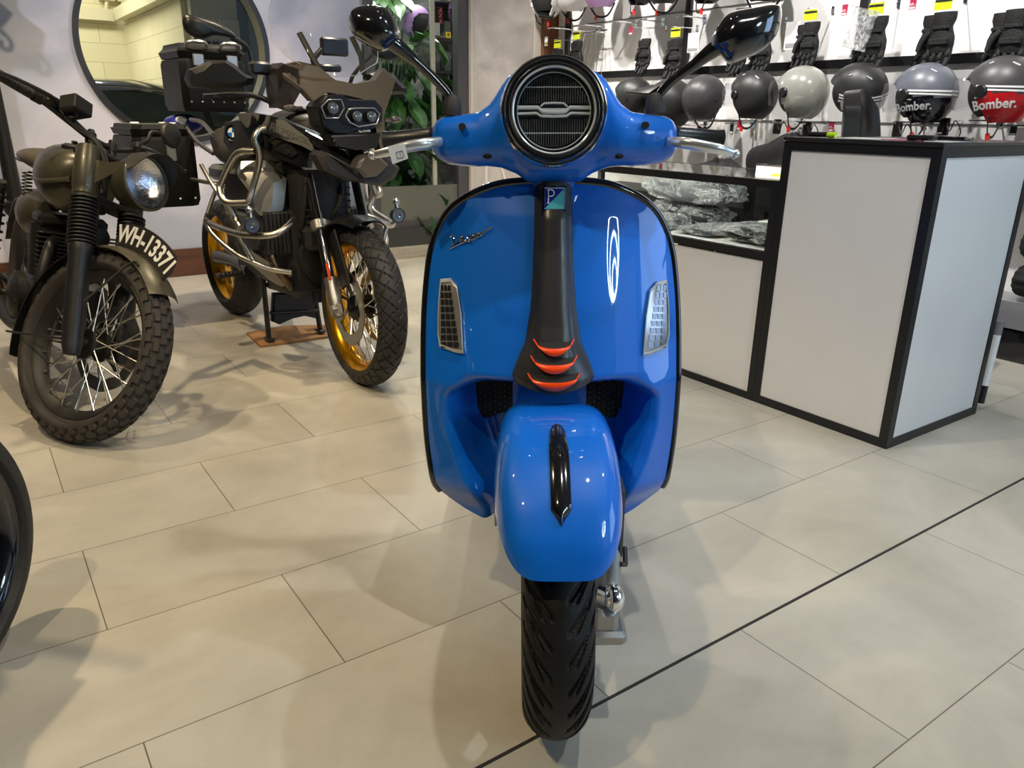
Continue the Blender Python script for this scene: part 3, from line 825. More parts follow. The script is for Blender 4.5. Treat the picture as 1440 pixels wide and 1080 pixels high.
# paper tag hanging on the left lever
mb = MB(); q = [(545, 206), (569, 202), (574, 223), (552, 231)]
mb.prism([vp(x, y, .175) for x, y in q], (0, .0012, 0)); pt = mb.build('paper_tag', mat('tag_paper', srgb(205, 212, 222), .6), None)
pt.matrix_world = VM
tag(pt, 'small white paper tag folded over the left brake lever of the blue scooter', 'paper tag')
mb = MB()
c_ = [vp(x, y, .1745) for x, y in ((557, 214), (566, 212), (568, 221), (559, 223))]
for a_, b_ in zip(c_, c_[1:]+c_[:1]): mb.cyl(a_, b_, .0005, n=5)
mb.cyl(vp(562.5, 215, .1745), vp(563, 220, .1745), .0006, n=5)
mb.build('printed_symbol', mat('ink_grey', (.1, .1, .12), .6), pt)
# ============================================================ counter
CU_, CV0, CV1, CH = 2.556, 1.297, 1.888, 1.047
PANC = mat('laminate_panel', srgb(226, 224, 222), .3)
def frame_box(mb, u0, u1, v0, v1, z0, z1, t=.032):
    for u in (u0+t/2, u1-t/2):
        for v in (v0+t/2, v1-t/2): mb.box((u, v, (z0+z1)/2), (t, t, z1-z0))
    for z in (z0+t/2, z1-t/2):
        for v in (v0+t/2, v1-t/2): mb.box(((u0+u1)/2, v, z), (u1-u0-2*t, t, t))
        for u in (u0+t/2, u1-t/2): mb.box((u, (v0+v1)/2, z), (t, v1-v0-2*t, t))
    return mb
ct = thing('sales_counter', 'tall white panelled counter block with black edge profiles at the right end', 'counter', ROOM)
U2 = 3.205
mb = MB(); frame_box(mb, CU_, U2, CV0, CV1-.001, 0, CH-.012, .034); mb.build('edge_frame', BLKS, ct)
t = .034
MB().box((CU_+.010, (CV0+CV1)/2, CH/2-.01), (.012, CV1-CV0-2*t, CH-2*t)).build('front_panel', PANC, ct)
MB().box(((CU_+U2)/2, CV0+.010, CH/2-.01), (U2-CU_-2*t, .012, CH-2*t)).build('side_panel', PANC, ct)
MB().box((U2-.010, (CV0+CV1)/2, CH/2-.01), (.012, CV1-CV0-2*t, CH-2*t)).build('back_panel', PANC, ct)
MB().box(((CU_+U2)/2, (CV0+CV1)/2, CH-.006), (U2-CU_+.012, CV1-CV0+.006, .014), bev=.002).build('counter_top', mat('counter_black', (.02, .019, .02), .25), ct)
# glass display counter to the left
DV1, DH, DZ, DU = 3.52, .888, .60, 3.10
dc = thing('display_counter', 'low glass display counter with white lower panel and black frame behind the scooter', 'display counter', ROOM)
mb = MB(); frame_box(mb, CU_, DU, CV1, DV1, 0, DH, .03)
mb.box((CU_+.015, (CV1+DV1)/2, DZ), (.03, DV1-CV1-.06, .03)); mb.box((DU-.015, (CV1+DV1)/2, DZ), (.03, DV1-CV1-.06, .03))
mb.build('metal_frame', BLKS, dc)
MB().box((DU-.03, 2.42, (DZ+DH)/2), (.025, .04, DH-DZ-.04)).build('rear_post', BLKS, dc)
MB().box((CU_+.012, (CV1+DV1)/2, DZ/2), (.010, DV1-CV1-.06, DZ-.045)).build('front_panel', PANC, dc)
MB().box(((CU_+DU)/2, (CV1+DV1)/2, DZ+.008), (DU-CU_-.06, DV1-CV1-.06, .012)).build('display_floor', WHT, dc)
MB().box((CU_+.012, (CV1+DV1)/2, (DZ+DH)/2), (.005, DV1-CV1-.06, DH-DZ-.045)).build('front_glass', GLASS, dc)
MB().box(((CU_+DU)/2, (CV1+DV1)/2, DH-.004), (DU-CU_-.06, DV1-CV1-.06, .007)).build('glass_top', GLASS, dc)
# wrapped goods in the display
def shrink(name, fillm, plastic=True): pass
def bag(label, u, v, z, su, sv, sz, col, seed, group=None, rot=0, name='wrapped_garment', cat='garment'):
    th = thing(name, label, cat, ROOM @ TR((u, v, z), rot))
    if group: th['group'] = group
    rnd = random.Random(seed)
    def blob(k, rough):
        mb = MB()
        def P(i, j):
            a = 2*PI*i; e = PI*j
            d = V((math.sin(e)*math.cos(a), math.sin(e)*math.sin(a), math.cos(e)))
            s_ = abs(d.x)**6+abs(d.y)**6+abs(d.z)**3
            r = s_**(-1/5) if s_ > 0 else 1
            n_ = noise.noise(d*2.2+V((seed, k, 0)))*rough + noise.noise(d*6+V((seed, 3, k)))*rough*.6
            q = d*r*(1+n_)
            zz = q.z*sz/2+sz/2
            return V((q.x*su/2, q.y*sv/2, max(.001, zz)))
        mb.grid(P, 40, 22, closeu=True); return mb
    blob(1, .10).build('folded_fabric', col, th, sharp=80)
    su *= 1.06; sv *= 1.07; sz *= 1.10
    blob(2, .22).build('clear_bag', WRAP, th, sharp=30)
    return th
BF = mat('black_fabric', (.009, .009, .010), .8, bump=.2, bscale=400)
GF = mat('grey_fabric', (.10, .10, .11), .8, bump=.2, bscale=300)
bag('black jacket in a crinkled clear bag lying at the right end of the glass display', 2.83, 2.06, DZ+.015, .36, .28, .075, BF, 3)
bag('flat grey garment in clear plastic, second from the right in the glass display', 2.80, 2.36, DZ+.015, .30, .20, .035, GF, 5)
bag('small clear bag of dark parts near the front glass right beside the scooter shield', 2.72, 2.62, DZ+.015, .20, .18, .06, GF, 8, name='wrapped_part', cat='packed part')
bag('large black textile roll in shiny clear wrap standing at the back of the glass display', 2.90, 2.62, DZ+.125, .20, .46, .12, GF, 9)
bag('black padded bag in clear wrap under the textile roll in the glass display', 2.95, 2.66, DZ+.015, .18, .34, .10, BF, 10)
tag(MB().box((0, 0, 0), (.11, .08, .003)).build('label_card', WHT), 'white card lying on the wrapped black jacket in the glass display', 'card').matrix_world = ROOM @ TR((2.80, 2.08, DZ+.098), .3, .05)
# things on the display top
bx = thing('storage_box', 'small clear lidded box with pale paper inside on the glass display counter', 'box', ROOM @ TR((2.80, 1.99, DH+.0)))
MB().box((0, 0, .022), (.30, .17, .044)).build('box_body', mat('pale_paper', srgb(214, 206, 198), .7), bx)
MB().box((0, 0, .047), (.31, .18, .006)).build('lid', glass('lid_glass', (.95, .93, .93)), bx)
MB().box((-.152, -.04, .012), (.004, .09, .010)).build('yellow_strip', mat('yellow_strip', srgb(214, 222, 40), .5), bx)
# things on the counter block: marker, papers, pink sheet, phone, black box
def onz(x, y, z): return hit(x, y, V((0, 0, z)), V((0, 0, 1)))
q = uv(onz(1190, 187, CH+.01)); q = (min(max(q[0], CU_+.04), 3.1), q[1])
mk = thing('marker_pen', 'black marker pen with a fluorescent yellow cap on the tall counter', 'pen', ROOM @ TR((CU_+.06, 1.78, CH+.012), 0))
MB().cyl((0, .045, 0), (0, -.030, 0), .009).build('pen_body', BLKS, mk)
MB().cyl((0, -.030, 0), (0, -.062, 0), .010).build('pen_cap', mat('fluo_yellow', srgb(190, 230, 40), .4), mk)
for lab, u, v, su, sv, m_, rz in (('white sheet of paper on the tall counter behind the marker pen', 2.72, 1.66, .20, .16, WHT, .2),
                             ('pink printed sheet lying on the middle of the tall counter', 2.74, 1.49, .20, .17, mat('pink_paper', srgb(200, 90, 130), .6), -.1),
                             ('white sheet of paper at the right corner of the tall counter', 2.70, 1.36, .16, .08, mat('paper2', srgb(226, 220, 222), .6), .05)):
    o = MB().box((0, 0, .001), (su, sv, .002)).build('paper_sheet', m_); o.matrix_world = ROOM @ TR((u, v, CH+.001), rz); tag(o, lab, 'paper')
o = MB().box((0, 0, .009), (.05, .085, .016), bev=.004).build('car_key', BLKS); o.matrix_world = ROOM @ TR((CU_+.10, 1.425, CH+.003), .2); tag(o, 'small black key fob on the pink sheet on the tall counter', 'key fob')
MB().box((0, .01, .0175), (.012, .018, .001)).build('white_mark', WHT, o)
o = MB().box((0, 0, .007), (.07, .10, .013), bev=.003).build('phone', BLKG); o.matrix_world = ROOM @ TR((CU_+.20, 1.37, CH+.003), .0); tag(o, 'flat black phone near the right front corner of the tall counter', 'phone')
# desk chair behind the counter (its leather back shows above the counter)
ch = thing('office_chair', 'black leather office chair whose backrest rises behind the tall counter', 'chair', ROOM @ TR((3.56, 2.20, 0), R(-78)))
def back(i, j):
    a = (2*i-1)
    w = .17*(1-.30*j**3)
    return V((.02+.05*(a*a)-.05*j*j, a*w, .55+.70*j-.09*a*a*j))
MB().grid(back, 16, 16, thick=.07).build('backrest', mat('black_leather', (.014, .013, .013), .25), ch)
mb = MB()
for a in (-1, 1):
    mb.tube([back(.5+a*.2, t_/8)+V((-.004, 0, 0)) for t_ in range(9)], .0022, n=6)
mb.build('seam', mat('seam_grey', (.2, .2, .2), .5), ch)
MB().box((.28, 0, .48), (.46, .44, .09), bev=.03).build('seat', mat('black_leather', (.014, .013, .013), .25), ch)
MB().cyl((.25, 0, .07), (.25, 0, .44), .03).tube([(.02, 0, .5), (-.0, 0, .56), (.02, 0, .7)], .02).build('gas_lift', BLKS, ch)
for k in range(5):
    a = 2*PI*k/5; c = V((.25, 0, .07)); e = c+V((math.cos(a)*.28, math.sin(a)*.28, -.02))
    MB().tube([c, e], [.025, .016]).ell(e-V((0, 0, .022)), (.026, .02, .026)).build('castor_leg', BLKS, ch)
# poster tube leaning at the counter's far right corner
pt_ = thing('poster_tube', 'white poster tube with black printed ends leaning at the right side of the counter', 'tube', ROOM)
a_, b_ = uv(gz_(1371, 576)) if False else uv(onz(1373, 574, .01)), None
q = hit(1392, 458, W(a_[0]-.0, a_[1], 0), VV)
a0 = V((a_[0]+.02, a_[1], .03)); b0 = V(uv(q)); b0 = V((a0.x+.04, a0.y+.01, b0.z))
MB().cyl(a0.lerp(b0, .0), a0.lerp(b0, .22), .016).build('printed_end', BLKS, pt_)
MB().cyl(a0.lerp(b0, .22), a0.lerp(b0, .84), .0155).build('tube_body', WHT, pt_)
MB().cyl(a0.lerp(b0, .84), b0, .016).build('printed_top', mat('print_grey', (.2, .2, .2), .5), pt_)
# dark jacket heap and bag behind the glass display (on a low shelf)
def heap(label, u, v, z, su, sv, sz, seed, m_, name='jacket', cat='jacket'):
    mb = MB()
    def P(i, j):
        a = 2*PI*i; e = PI*.5*j
        d = V((math.sin(e)*math.cos(a), math.sin(e)*math.sin(a), math.cos(e)))
        n_ = noise.noise(d*1.8+V((seed, 0, 0)))*.35+abs(noise.noise(V((math.cos(a)*3, math.sin(a)*3, seed+j*1.2))))*.28
        q = V((d.x*su/2*(1+n_), d.y*sv/2*(1+n_), d.z**.7*sz*(1+n_*.6)))
        return q
    mb.grid(P, 48, 24, closeu=True)
    o = mb.build(name, m_, sharp=80); o.matrix_world = ROOM @ TR((u, v, z)); tag(o, label, cat); return o
lb = thing('low_shelf', 'black low shelf behind the glass display counter', 'shelf', ROOM)
MB().box((3.70, 3.36, .66), (.40, 1.7, .03)).build('shelf_board', BLKM, lb)
for v in (2.55, 3.36, 4.17):
    for u in (3.5, 3.90): MB().box((u, v, .322), (.03, .03, .645)).build('leg', BLKM, lb)
heap('black jacket with folds heaped behind the glass display, right beside the tall counter', 3.66, 2.62, .675, .34, .52, .32, 4, BF)
heap('black bag slumped behind the glass display, below the brake lever of the scooter', 3.64, 3.12, .675, .30, .42, .19, 11, BF, 'bag', 'bag')
st_ = thing('yellow_highlighter', 'yellow pen leaning on the box on the glass display counter', 'pen', ROOM)
MB().cyl((2.80, 1.965, DH+.052), (2.83, 1.93, DH+.10), .006).build('pen_body', mat('fluo_yellow2', srgb(230, 220, 20), .4), st_)
# dark garments hanging below the rail behind the glass display
for k, (v, w) in enumerate(((2.15, .34), (2.50, .30), (2.84, .32), (3.2, .30), (3.55, .3), (3.92, .32))):
    def G(i, j, v=v, w=w, k=k):
        a = 2*i-1
        return V((4.02+.05*math.cos(a*9+k)+.04*noise.noise(V((a*3, j*2, k)))-.03, v+a*w/2*(1+.15*j), .62-.5*j))
    o = MB().grid(G, 30, 10, thick=.012, tdir=(1, 0, 0)).build('hanging_trousers', BF, sharp=80); o.matrix_world = ROOM
    tag(o, 'black textile trousers hanging in a row low behind the glass display', 'trousers', 'black trousers hanging behind the glass display')
o = MB().cyl((4.04, 1.9, .63), (4.04, 4.2, .63), .010)
for v in (1.95, 3.0, 4.15): o.cyl((4.04, v, .63), (4.33, v, .63), .008)
o = o.build('hanging_rail', BLKS); o.matrix_world = ROOM; tag(o, 'black rail on the wall carrying the row of black trousers', 'rail')

# added glowing strip, hidden behind the front bar to brighten the display
MB().box((CU_+.038, 2.65, DH-.018), (.006, 1.4, .012)).build('added_glow_strip', mat('added_glow_strip', (1, 1, 1), emit=(1, .97, .9), es=40), dc)
# ============================================================ helmet wall
# black bands and posts on the white boards
mb = MB().box((SW-.012, 2.05, 1.417), (.026, 7.0, .048)); mb.box((SW-.010, 2.05, 2.06), (.022, 7.0, .03))
for v in (5.42, 4.10, 2.78, 1.46, .14, -1.1): mb.box((SW-.012, v, 1.74), (.024, .050, .64))
struct('trim_6', mb, BLKS, ROOM)
mb = MB()
for z in (1.098, 1.80): mb.box((SW-.004, 2.05, z), (.008, 7.0, .006))
struct('trim_7', mb, mat('groove_grey', (.12, .12, .12), .5), ROOM)
# bottom storage unit: silver band over a black plinth
un = thing('plinth_unit', 'black plinth with a silver band along the foot of the helmet wall', 'plinth', ROOM)
MB().box((4.215, .6, .075), (.235, 3.4, .15)).build('plinth', BLKG, un)
MB().box((4.215, .6, .225), (.235, 3.4, .13)).build('silver_band', mat('silver_band', srgb(150, 150, 156), .35, .3), un)
for k, (v, z) in enumerate([(v_, z_) for v_ in (1.56, 1.34, 1.12) for z_ in (.30, .48, .66)]):
    def G(i, j, k=k):
        a = 2*PI*i; s_ = j*2-1
        r = (1-abs(s_)**4)**.5
        wv = 1+.06*math.sin(a*11+k)
        return V((.10*math.cos(a)*r*wv, s_*.105, .085+.08*math.sin(a)*r*wv))
    o = MB().grid(G, 44, 10, closeu=True).build('folded_jacket', BF, sharp=80); o.matrix_world = ROOM @ TR((4.2, v, z))
    tag(o, 'black quilted jacket folded in the stack above the silver band at the right edge', 'jacket', 'folded black jackets at the right edge')
o = MB().box((4.22, .6, .70+.16), (.23, 3.4, .02)).build('wall_shelf', BLKS); o.matrix_world = ROOM; tag(o, 'black shelf board over the folded jackets at the right edge', 'shelf')

# ---- helmets : local +x is where the face looks, z up
def helm_r(d, style):
    x, y, z = d
    r = 1/math.sqrt((x/.132)**2+(y/.113)**2+(z/(.125 if z > 0 else .135))**2)
    if style == 'full' and z < 0 and x > 0: r *= 1+.14*x*(-z)*2
    return r
def helm_pt(az, el, style, off=0):
    d = V((math.cos(el)*math.cos(az), math.cos(el)*math.sin(az), math.sin(el)))
    p = d*(helm_r(d, style)+off)
    return V((p.x, p.y, max(p.z, -.118-.0*off)))
def helmet(name, label, M, m_up, m_low=None, style='open', goggles=False, peak=False, stripes=None, text=None, vents=0, group=None, shield=None):
    th = thing(name, label, 'helmet', M, group)
    n = 56; rows = 30
    elb = R(-62)
    def opened(az, el):
        a = abs((az+PI) % (2*PI)-PI)
        if style == 'full': return a < R(62) and R(-12) < el < R(26)
        if style == 'half': return el < R(-8) and a < R(75) or el < R(-22)
        return a < R(lin(math.degrees(el), [(-60, 74), (-20, 66), (8, 56), (22, 40)])) and el < R(24)
    def zone(lo, hi, off, keep=True):
        mb = MB()
        vs_ = {}
        def gv(i, j, o):
            i %= n
            if (i, j, o) not in vs_:
                vs_[(i, j, o)] = mb.v(helm_pt(2*PI*i/n, elb+(PI/2-elb)*j/rows, style, off-o))
            return vs_[(i, j, o)]
        cells = set()
        for i in range(n):
            for j in range(rows):
                az = 2*PI*(i+.5)/n; el = elb+(PI/2-elb)*(j+.5)/rows
                if opened(az, el): continue
                bl = band(az)
                if not (lo is None or el > bl+lo) or not (hi is None or el <= bl+hi): continue
                cells.add((i, j))
        T = .014
        for i, j in cells:
            mb.f([gv(i, j, 0), gv(i+1, j, 0), gv(i+1, j+1, 0), gv(i, j+1, 0)])
            mb.f([gv(i, j+1, T), gv(i+1, j+1, T), gv(i+1, j, T), gv(i, j, T)])
            for (di, dj, e) in ((-1, 0, ((0, 0), (0, 1))), (1, 0, ((1, 1), (1, 0))), (0, -1, ((1, 0), (0, 0))), (0, 1, ((0, 1), (1, 1)))):
                if ((i+di) % n, j+dj) in cells: continue
                (a0, b0), (a1, b1) = e
                mb.f([gv(i+a0, j+b0, 0), gv(i+a1, j+b1, 0), gv(i+a1, j+b1, T), gv(i+a0, j+b0, T)])
        return mb
    def band(az):
        # height of the two-colour border, rising towards the back
        return R(-4)+R(8)*math.cos(az)
    if m_low:
        zone(0, None, 0).build('upper_shell', m_up, th, sharp=50)
        zone(None, 0, 0).build('lower_shell', m_low, th, sharp=50)
    else:
        zone(None, None, 0).build('shell', m_up, th, sharp=50)
    # lining
    mb = MB()
    mb.grid(lambda i, j: V(helm_pt(2*PI*i, R(-50)+R(140)*j, style, -.022)), 32, 14, closeu=True)
    mb.build('lining', BLKM, th, sharp=80)
    # rim
    mb = MB(); mb.tube([helm_pt(2*PI*i/36, R(-62), style, -.006) for i in range(36) if not opened(2*PI*i/36, R(-60))] if style != 'full' else [helm_pt(2*PI*i/36, R(-62), style, -.006) for i in range(36)]+[helm_pt(0, R(-62), style, -.006)], .005, n=6)
    mb.build('rim', BLKS, th)
    if stripes:
        mb = MB()
        for off_, w_ in ((R(4.5), R(3.4)), (R(10.5), R(3.4))):
            for s_ in (0,):
                mb.grid(lambda i, j: helm_pt(R(60)+R(240)*i, band(R(60)+R(240)*i)+off_+w_*(j-.5), style, .0016), 60, 2)
        mb.build('side_stripes', stripes, th)
    for k in range(vents):
        s_ = (-1)**k
        mb = MB(); mb.tube([helm_pt(R(90*s_+a), R(52+b), style, .001) for a, b in ((-22, 0), (-12, 3))] if k < 2 else [helm_pt(R(90*s_+a), R(44+b), style, .001) for a, b in ((34, 4), (46, -6))], .0035, n=8, flat=1)
        mb.build('vent', mat('vent_pale', (.55, .55, .55), .4), th)
    for s_ in (-1, 1):
        mb = MB(); p = helm_pt(R(98)*s_, R(-6), style, 0); nrm = V((p.x*.6, p.y, p.z*.3)).normalized()
        if goggles:
            mb.lathe([(.0, .010), (.020, .009), (.024, .004), (.024, -.004)], helm_pt(R(70)*s_, R(0), style, .0), helm_pt(R(70)*s_, R(0), style).normalized(), 20)
            mb.build('visor_pivot', BLKS, th)
        else:
            mb.lathe([(.0, .004), (.006, .003), (.007, 0)], p, nrm, 12); mb.build('snap_button', DKM, th)
    if goggles or shield:
        sm_ = shield or LENS
        mb = MB(); mb.grid(lambda i, j: helm_pt(R(-68)+R(136)*i, R(-20)+R(42)*j, style, .016+.018*math.sin(PI*i)), 24, 8, thick=.002)
        mb.build('visor', sm_, th)
    if peak:
        mb = MB(); mb.grid(lambda i, j: helm_pt(R(-58)+R(116)*i, R(42)-R(12)*j, style, .006)+V((.12*j*(math.sin(PI*i)*.6+.4), 0, -.015*j)), 20, 8, thick=.005)
        mb.build('peak', m_up, th, sharp=60)
    if text:
        mb = MB()
        txt, size, az0, el0, mt_, bold = text
        def fn(p):
            az = R(az0)+(p.x/.128)*(1 if az0 > 0 else 1); el = R(el0)+p.y/.128
            d_ = helm_pt(az, el, style, .0012+p.z)
            return d_
        text_mb(mb, txt, size, None, .0008, bold, fn)
        mb.build('lettering', mt_, th)
    # chin strap
    mb = MB(); mb.tube([V((.01, -.095, -.09)), V((.02, -.05, -.15)), V((.02, .0, -.165)), V((.02, .05, -.15)), V((.01, .095, -.09))], .006, n=8, sub=4, flat=.35)
    sp_ = mb.build('chin_strap', BLKS, th)
    MB().box((.02, .045, -.165), (.014, .010, .03)).build('red_buckle', mat('red_buckle', srgb(226, 40, 30), .4), sp_)
    return th
MG = mat('helmet_matt_black', (.022, .022, .022), .42)
HG = mat('helmet_grey', srgb(98, 102, 112), .35)
HL = mat('helmet_light_grey', srgb(150, 150, 142), .22, coat=.6)
HRD = mat('helmet_red', srgb(200, 16, 24), .3, coat=.4)
HDG = mat('helmet_dark_grey', srgb(64, 62, 64), .4)
HWH = mat('helmet_white', srgb(226, 224, 222), .3, coat=.5)
HLI = mat('helmet_lilac', srgb(206, 160, 224), .28, coat=.5)
HNV = mat('helmet_navy', srgb(24, 28, 48), .3, coat=.5)
def at_u(x, y, u): return V(uv(onu(x, y, u)))
def HM(x, y, rz, u=4.07, sc=1.0, tilt=0, roll_=0):
    q = at_u(x, y, u)
    return ROOM @ TR(q, R(rz), R(tilt), R(roll_)) @ Matrix.Scale(sc*1.14, 4)
# rz 90 = looks to +v (left in the photo), 180 = looks into the room
helmet('helmet', 'matt black open-face helmet half hidden behind the scooter handlebar, leftmost of the lower row', HM(890, 138, 110), MG)
helmet('helmet', 'matt black full-face helmet with a peak, second from the left in the lower row', HM(942, 146, 130, sc=1.12), MG, style='full', peak=True)
helmet('helmet', 'plain charcoal open-face helmet seen from behind, third from the left in the lower row', HM(990, 138, -5), HDG)
helmet('helmet', 'black open-face helmet with pale vents, fourth from the left in the lower row', HM(1059, 134, 95, sc=1.02), MG, vents=4, goggles=True)
helmet('helmet', 'glossy light grey open-face helmet with a round visor pivot, between two black ones', HM(1127, 131, 100, sc=1.04), HL, goggles=True)
helmet('helmet', 'matt black helmet with white lower side and stripes above the office chair', HM(1206, 128, 112, sc=1.02, roll_=-22), MG, HWH, stripes=WHT, vents=4)
helmet('helmet', 'grey over black helmet with white stripes and Bomber lettering behind the counter', HM(1299, 133, 98, sc=1.05, tilt=6), HG, BLKG, stripes=WHT, vents=4, goggles=True, text=('Bomber.', .052, 88, -25, mat('letter_silver', (.6, .6, .6), .4), .0012))
helmet('helmet', 'dark grey over red helmet with Bomber lettering at the right edge', HM(1408, 128, 100, sc=1.09, tilt=6), HDG, HRD, stripes=WHT, vents=4, goggles=True, text=('Bomber.', .052, 93, -25, WHT, .0012))
# upper row, cut by the top of the photo
helmet('helmet', 'white open-face helmet with pink and red print, leftmost of the upper row', HM(768, -2, 190, sc=1.0), HWH, HWH, stripes=mat('pink_print', srgb(226, 90, 110), .4))
helmet('helmet', 'silver white helmet with yellow lettering beside the lilac one in the upper row', HM(806, -10, 20, sc=1.0), HWH, text=('YE', .05, 200, 8, mat('yellow_print', srgb(226, 226, 60), .5), .001))
helmet('helmet', 'lilac helmet in the upper row', HM(846, -18, 15, sc=1.03), HLI, shield=None)
helmet('helmet', 'dark navy helmet with small stars right of the lilac one', HM(896, -24, 150, sc=1.0), HNV)
helmet('helmet', 'plain black helmet right of the navy one in the upper row', HM(934, -22, 30, sc=.9), MG)
helmet('helmet', 'black open-face helmet at the top, above the yellow price card', HM(992, -30, 150, sc=1.02), MG)
helmet('helmet', 'black helmet at the top edge above the right scooter mirror', HM(1078, -32, 60, sc=1.0), MG)
# pegs that carry the helmets
def peg(x, y, label, grp, u_end=4.12):
    q = at_u(x, y, SW)
    mb = MB(); mb.cyl((SW, q.y, q.z), (u_end, q.y, q.z), .005, n=8); mb.tube([(u_end, q.y-.05, q.z), (u_end, q.y+.05, q.z)], .004, n=8); mb.box((SW-.006, q.y, q.z), (.010, .03, .05))
    o = mb.build('wall_peg', CHR); o.matrix_world = ROOM; tag(o, label, 'peg', grp)
for x, y in ((893, 176), (945, 176), (993, 176), (1060, 174), (1127, 173), (1206, 172), (1300, 172), (1408, 170)): peg(x, y, 'chrome peg under a helmet of the lower row', 'pegs of the lower helmet row')
for x, y in ((768, 44), (806, 42), (850, 38), (896, 33), (934, 31), (992, 26), (1078, 16)): peg(x, y, 'chrome peg under a helmet of the upper row', 'pegs of the upper helmet row')
# ---- gloves
def glove(mb, o, s=1, flip=1, curl=.25, seed=0):
    rnd = random.Random(seed)
    o = V(o)
    # cuff up, fingers down; lateral along local y
    mb.rings([[o+V((math.cos(2*PI*k/14)*t_*s, math.sin(2*PI*k/14)*w*s, z*s)) for k in range(14)] for w, t_, z in
              ((.044, .020, 0), (.045, .022, -.025), (.036, .019, -.050), (.038, .019, -.060), (.050, .022, -.090), (.051, .021, -.120), (.046, .015, -.145))])
    for k, (y, L_) in enumerate(((-.038, .066), (-.0125, .088), (.0125, .094), (.037, .080))):
        y *= flip
        p0 = o+V((0, y, -.128))*s
        p1 = p0+V((-curl*.03, y*.12, -L_*.5))*s; p2 = p1+V((-curl*.06-.006*rnd.random(), y*.1, -L_*.5))*s
        mb.tube([p0, p1, p2], [.0118*s, .0112*s, .0088*s], n=10, sub=3); mb.ell(p1+V((-.008, 0, .01))*s, (.008*s, .010*s, .014*s), n=10, m=6)
        mb.ell(p2, .0095*s, n=10, m=6)
    p0 = o+V((0, .045*flip, -.068))*s
    mb.tube([p0, p0+V((-.006, .025*flip, -.03))*s, p0+V((-.014, .032*flip, -.068))*s], [.014*s, .013*s, .009*s], n=10, sub=3)
    mb.box(o+V((-.020, 0, -.105))*s, (.014*s, .078*s, .026*s), bev=.005*s).box(o+V((-.019, 0, -.055))*s, (.010*s, .070*s, .014*s), bev=.003*s)
    return mb
GLV = mat('glove_black', (.010, .010, .010), .6, bump=.4, bscale=120, spec=.35)
YC = mat('yellow_card', srgb(206, 214, 30), .5); BC = mat('black_card', (.012, .012, .012), .5)
def gloves(label, x, y, sc=1.0, u=4.14, card=YC, seed=0, plastic=False, grp=None, rz=0):
    q = at_u(x, y, u)     # top of the cuff
    th = thing('motorcycle_gloves', label, 'gloves', ROOM @ TR(q, R(rz)), grp)
    sc *= 1.22
    glove(MB(), (-.018, -.025, 0), sc, 1, .4, seed).build('glove', GLV, th)
    glove(MB(), (.022, .045, -.006), sc, -1, .1, seed+1).build('glove', GLV, th)
    if card:
        c_ = MB().box((-.01, 0, .040), (.004, .085, .055)).build('header_card', card, th)
        MB().box((-.013, 0, .054), (.002, .080, .010)).build('card_print', BC, c_)
    MB().cyl((-.04, 0, .072), (SW-u, 0, .080), .003, n=6).box((SW-u-.004, 0, .08), (.008, .02, .04)).build('hook', CHR, th)
    if plastic:
        MB().box((-.05, .05, -.06), (.012, .14, .20), Matrix.Rotation(R(14), 3, 'X')).build('clear_sleeve', WRAP, th)
    return th
gloves('black gloves at the left end of the wall above the scooter headlight', 785, 70, .95, seed=1)
gloves('black gloves hanging beside a fan of wire hooks above the scooter headlight', 812, 58, 1.0, seed=2)
gloves('black short gloves on a white board between the navy helmet and the lower row', 908, 55, .85, card=None, seed=3)
gloves('bulky black gloves in front of the vertical black post left of the scooter mirror', 951, 55, .95, seed=4)
gloves('black gloves whose fingers hang below the right scooter mirror', 1042, 48, .85, seed=5)
gloves('black gloves right of the scooter mirror beside a printed leaflet', 1075, 46, .9, seed=6)
gloves('black gloves with a strap standing out to the left, below a yellow and black card', 1140, 32, .95, card=YC, seed=7)
gloves('large black knuckle gloves over the vertical black post above the white-sided helmet', 1232, 24, 1.08, card=YC, seed=8, plastic=True)
gloves('plain black long gloves under a black and yellow card above the Bomber helmet', 1326, 18, 1.06, card=YC, seed=9)
gloves('black gloves at the right edge above the red helmet', 1428, 14, 1.05, card=None, seed=10)
# fan of wire hooks
mb = MB(); q = at_u(832, 44, 4.2)
for k in range(6): mb.cyl(V((4.22, q.y+.10-k*.045, q.z)), V((4.14, q.y+.12-k*.045-.02*k, q.z-.34)), .0025, n=6)
mb.cyl((4.22, q.y+.12, q.z), (4.22, q.y-.16, q.z), .004, n=6).cyl((4.22, q.y, q.z), (SW, q.y, q.z), .004, n=6)
o = mb.build('wire_rack', CHR); o.matrix_world = ROOM; tag(o, 'thin wire rack with long rods under the lilac helmet', 'rack')
# price tags
MAG = mat('magenta_tag', srgb(176, 30, 72), .5)
def ptag(x, y, txt, label, col=MAG, w=.034, h=.055, u=4.16, tc=WHT):
    q = at_u(x, y, u)
    th = thing('price_tag', label, 'price tag', ROOM @ TR(q))
    MB().box((0, 0, 0), (.002, w, h)).build('card', col, th)
    mb = MB()
    if txt: text_mb(mb, txt, h*.36, Matrix.Translation((-.0016, 0, -.004)) @ Matrix(((0, 0, -1, 0), (-1, 0, 0, 0), (0, 1, 0, 0), (0, 0, 0, 1))), .0003)
    mb.box((-.0014, 0, -h*.36), (.001, w*.8, h*.16))
    mb.build('print', tc, th)
    MB().cyl((.002, 0, h*.4), (SW-u, 0, h*.5), .0018, n=6).build('clip', CHR, th)
ptag(887, 43, None, 'magenta price tag on the white board right of the wire rack')
ptag(1188, 14, '69.-', 'magenta price tag reading 69 at the top, left of the knuckle gloves')
ptag(1284, 5, '69.-', 'magenta price tag reading 69 at the top, left of the long gloves')
ptag(1169, 178, '69.-', 'magenta price tag reading 69 under the grey helmet, above the counter', u=4.12)
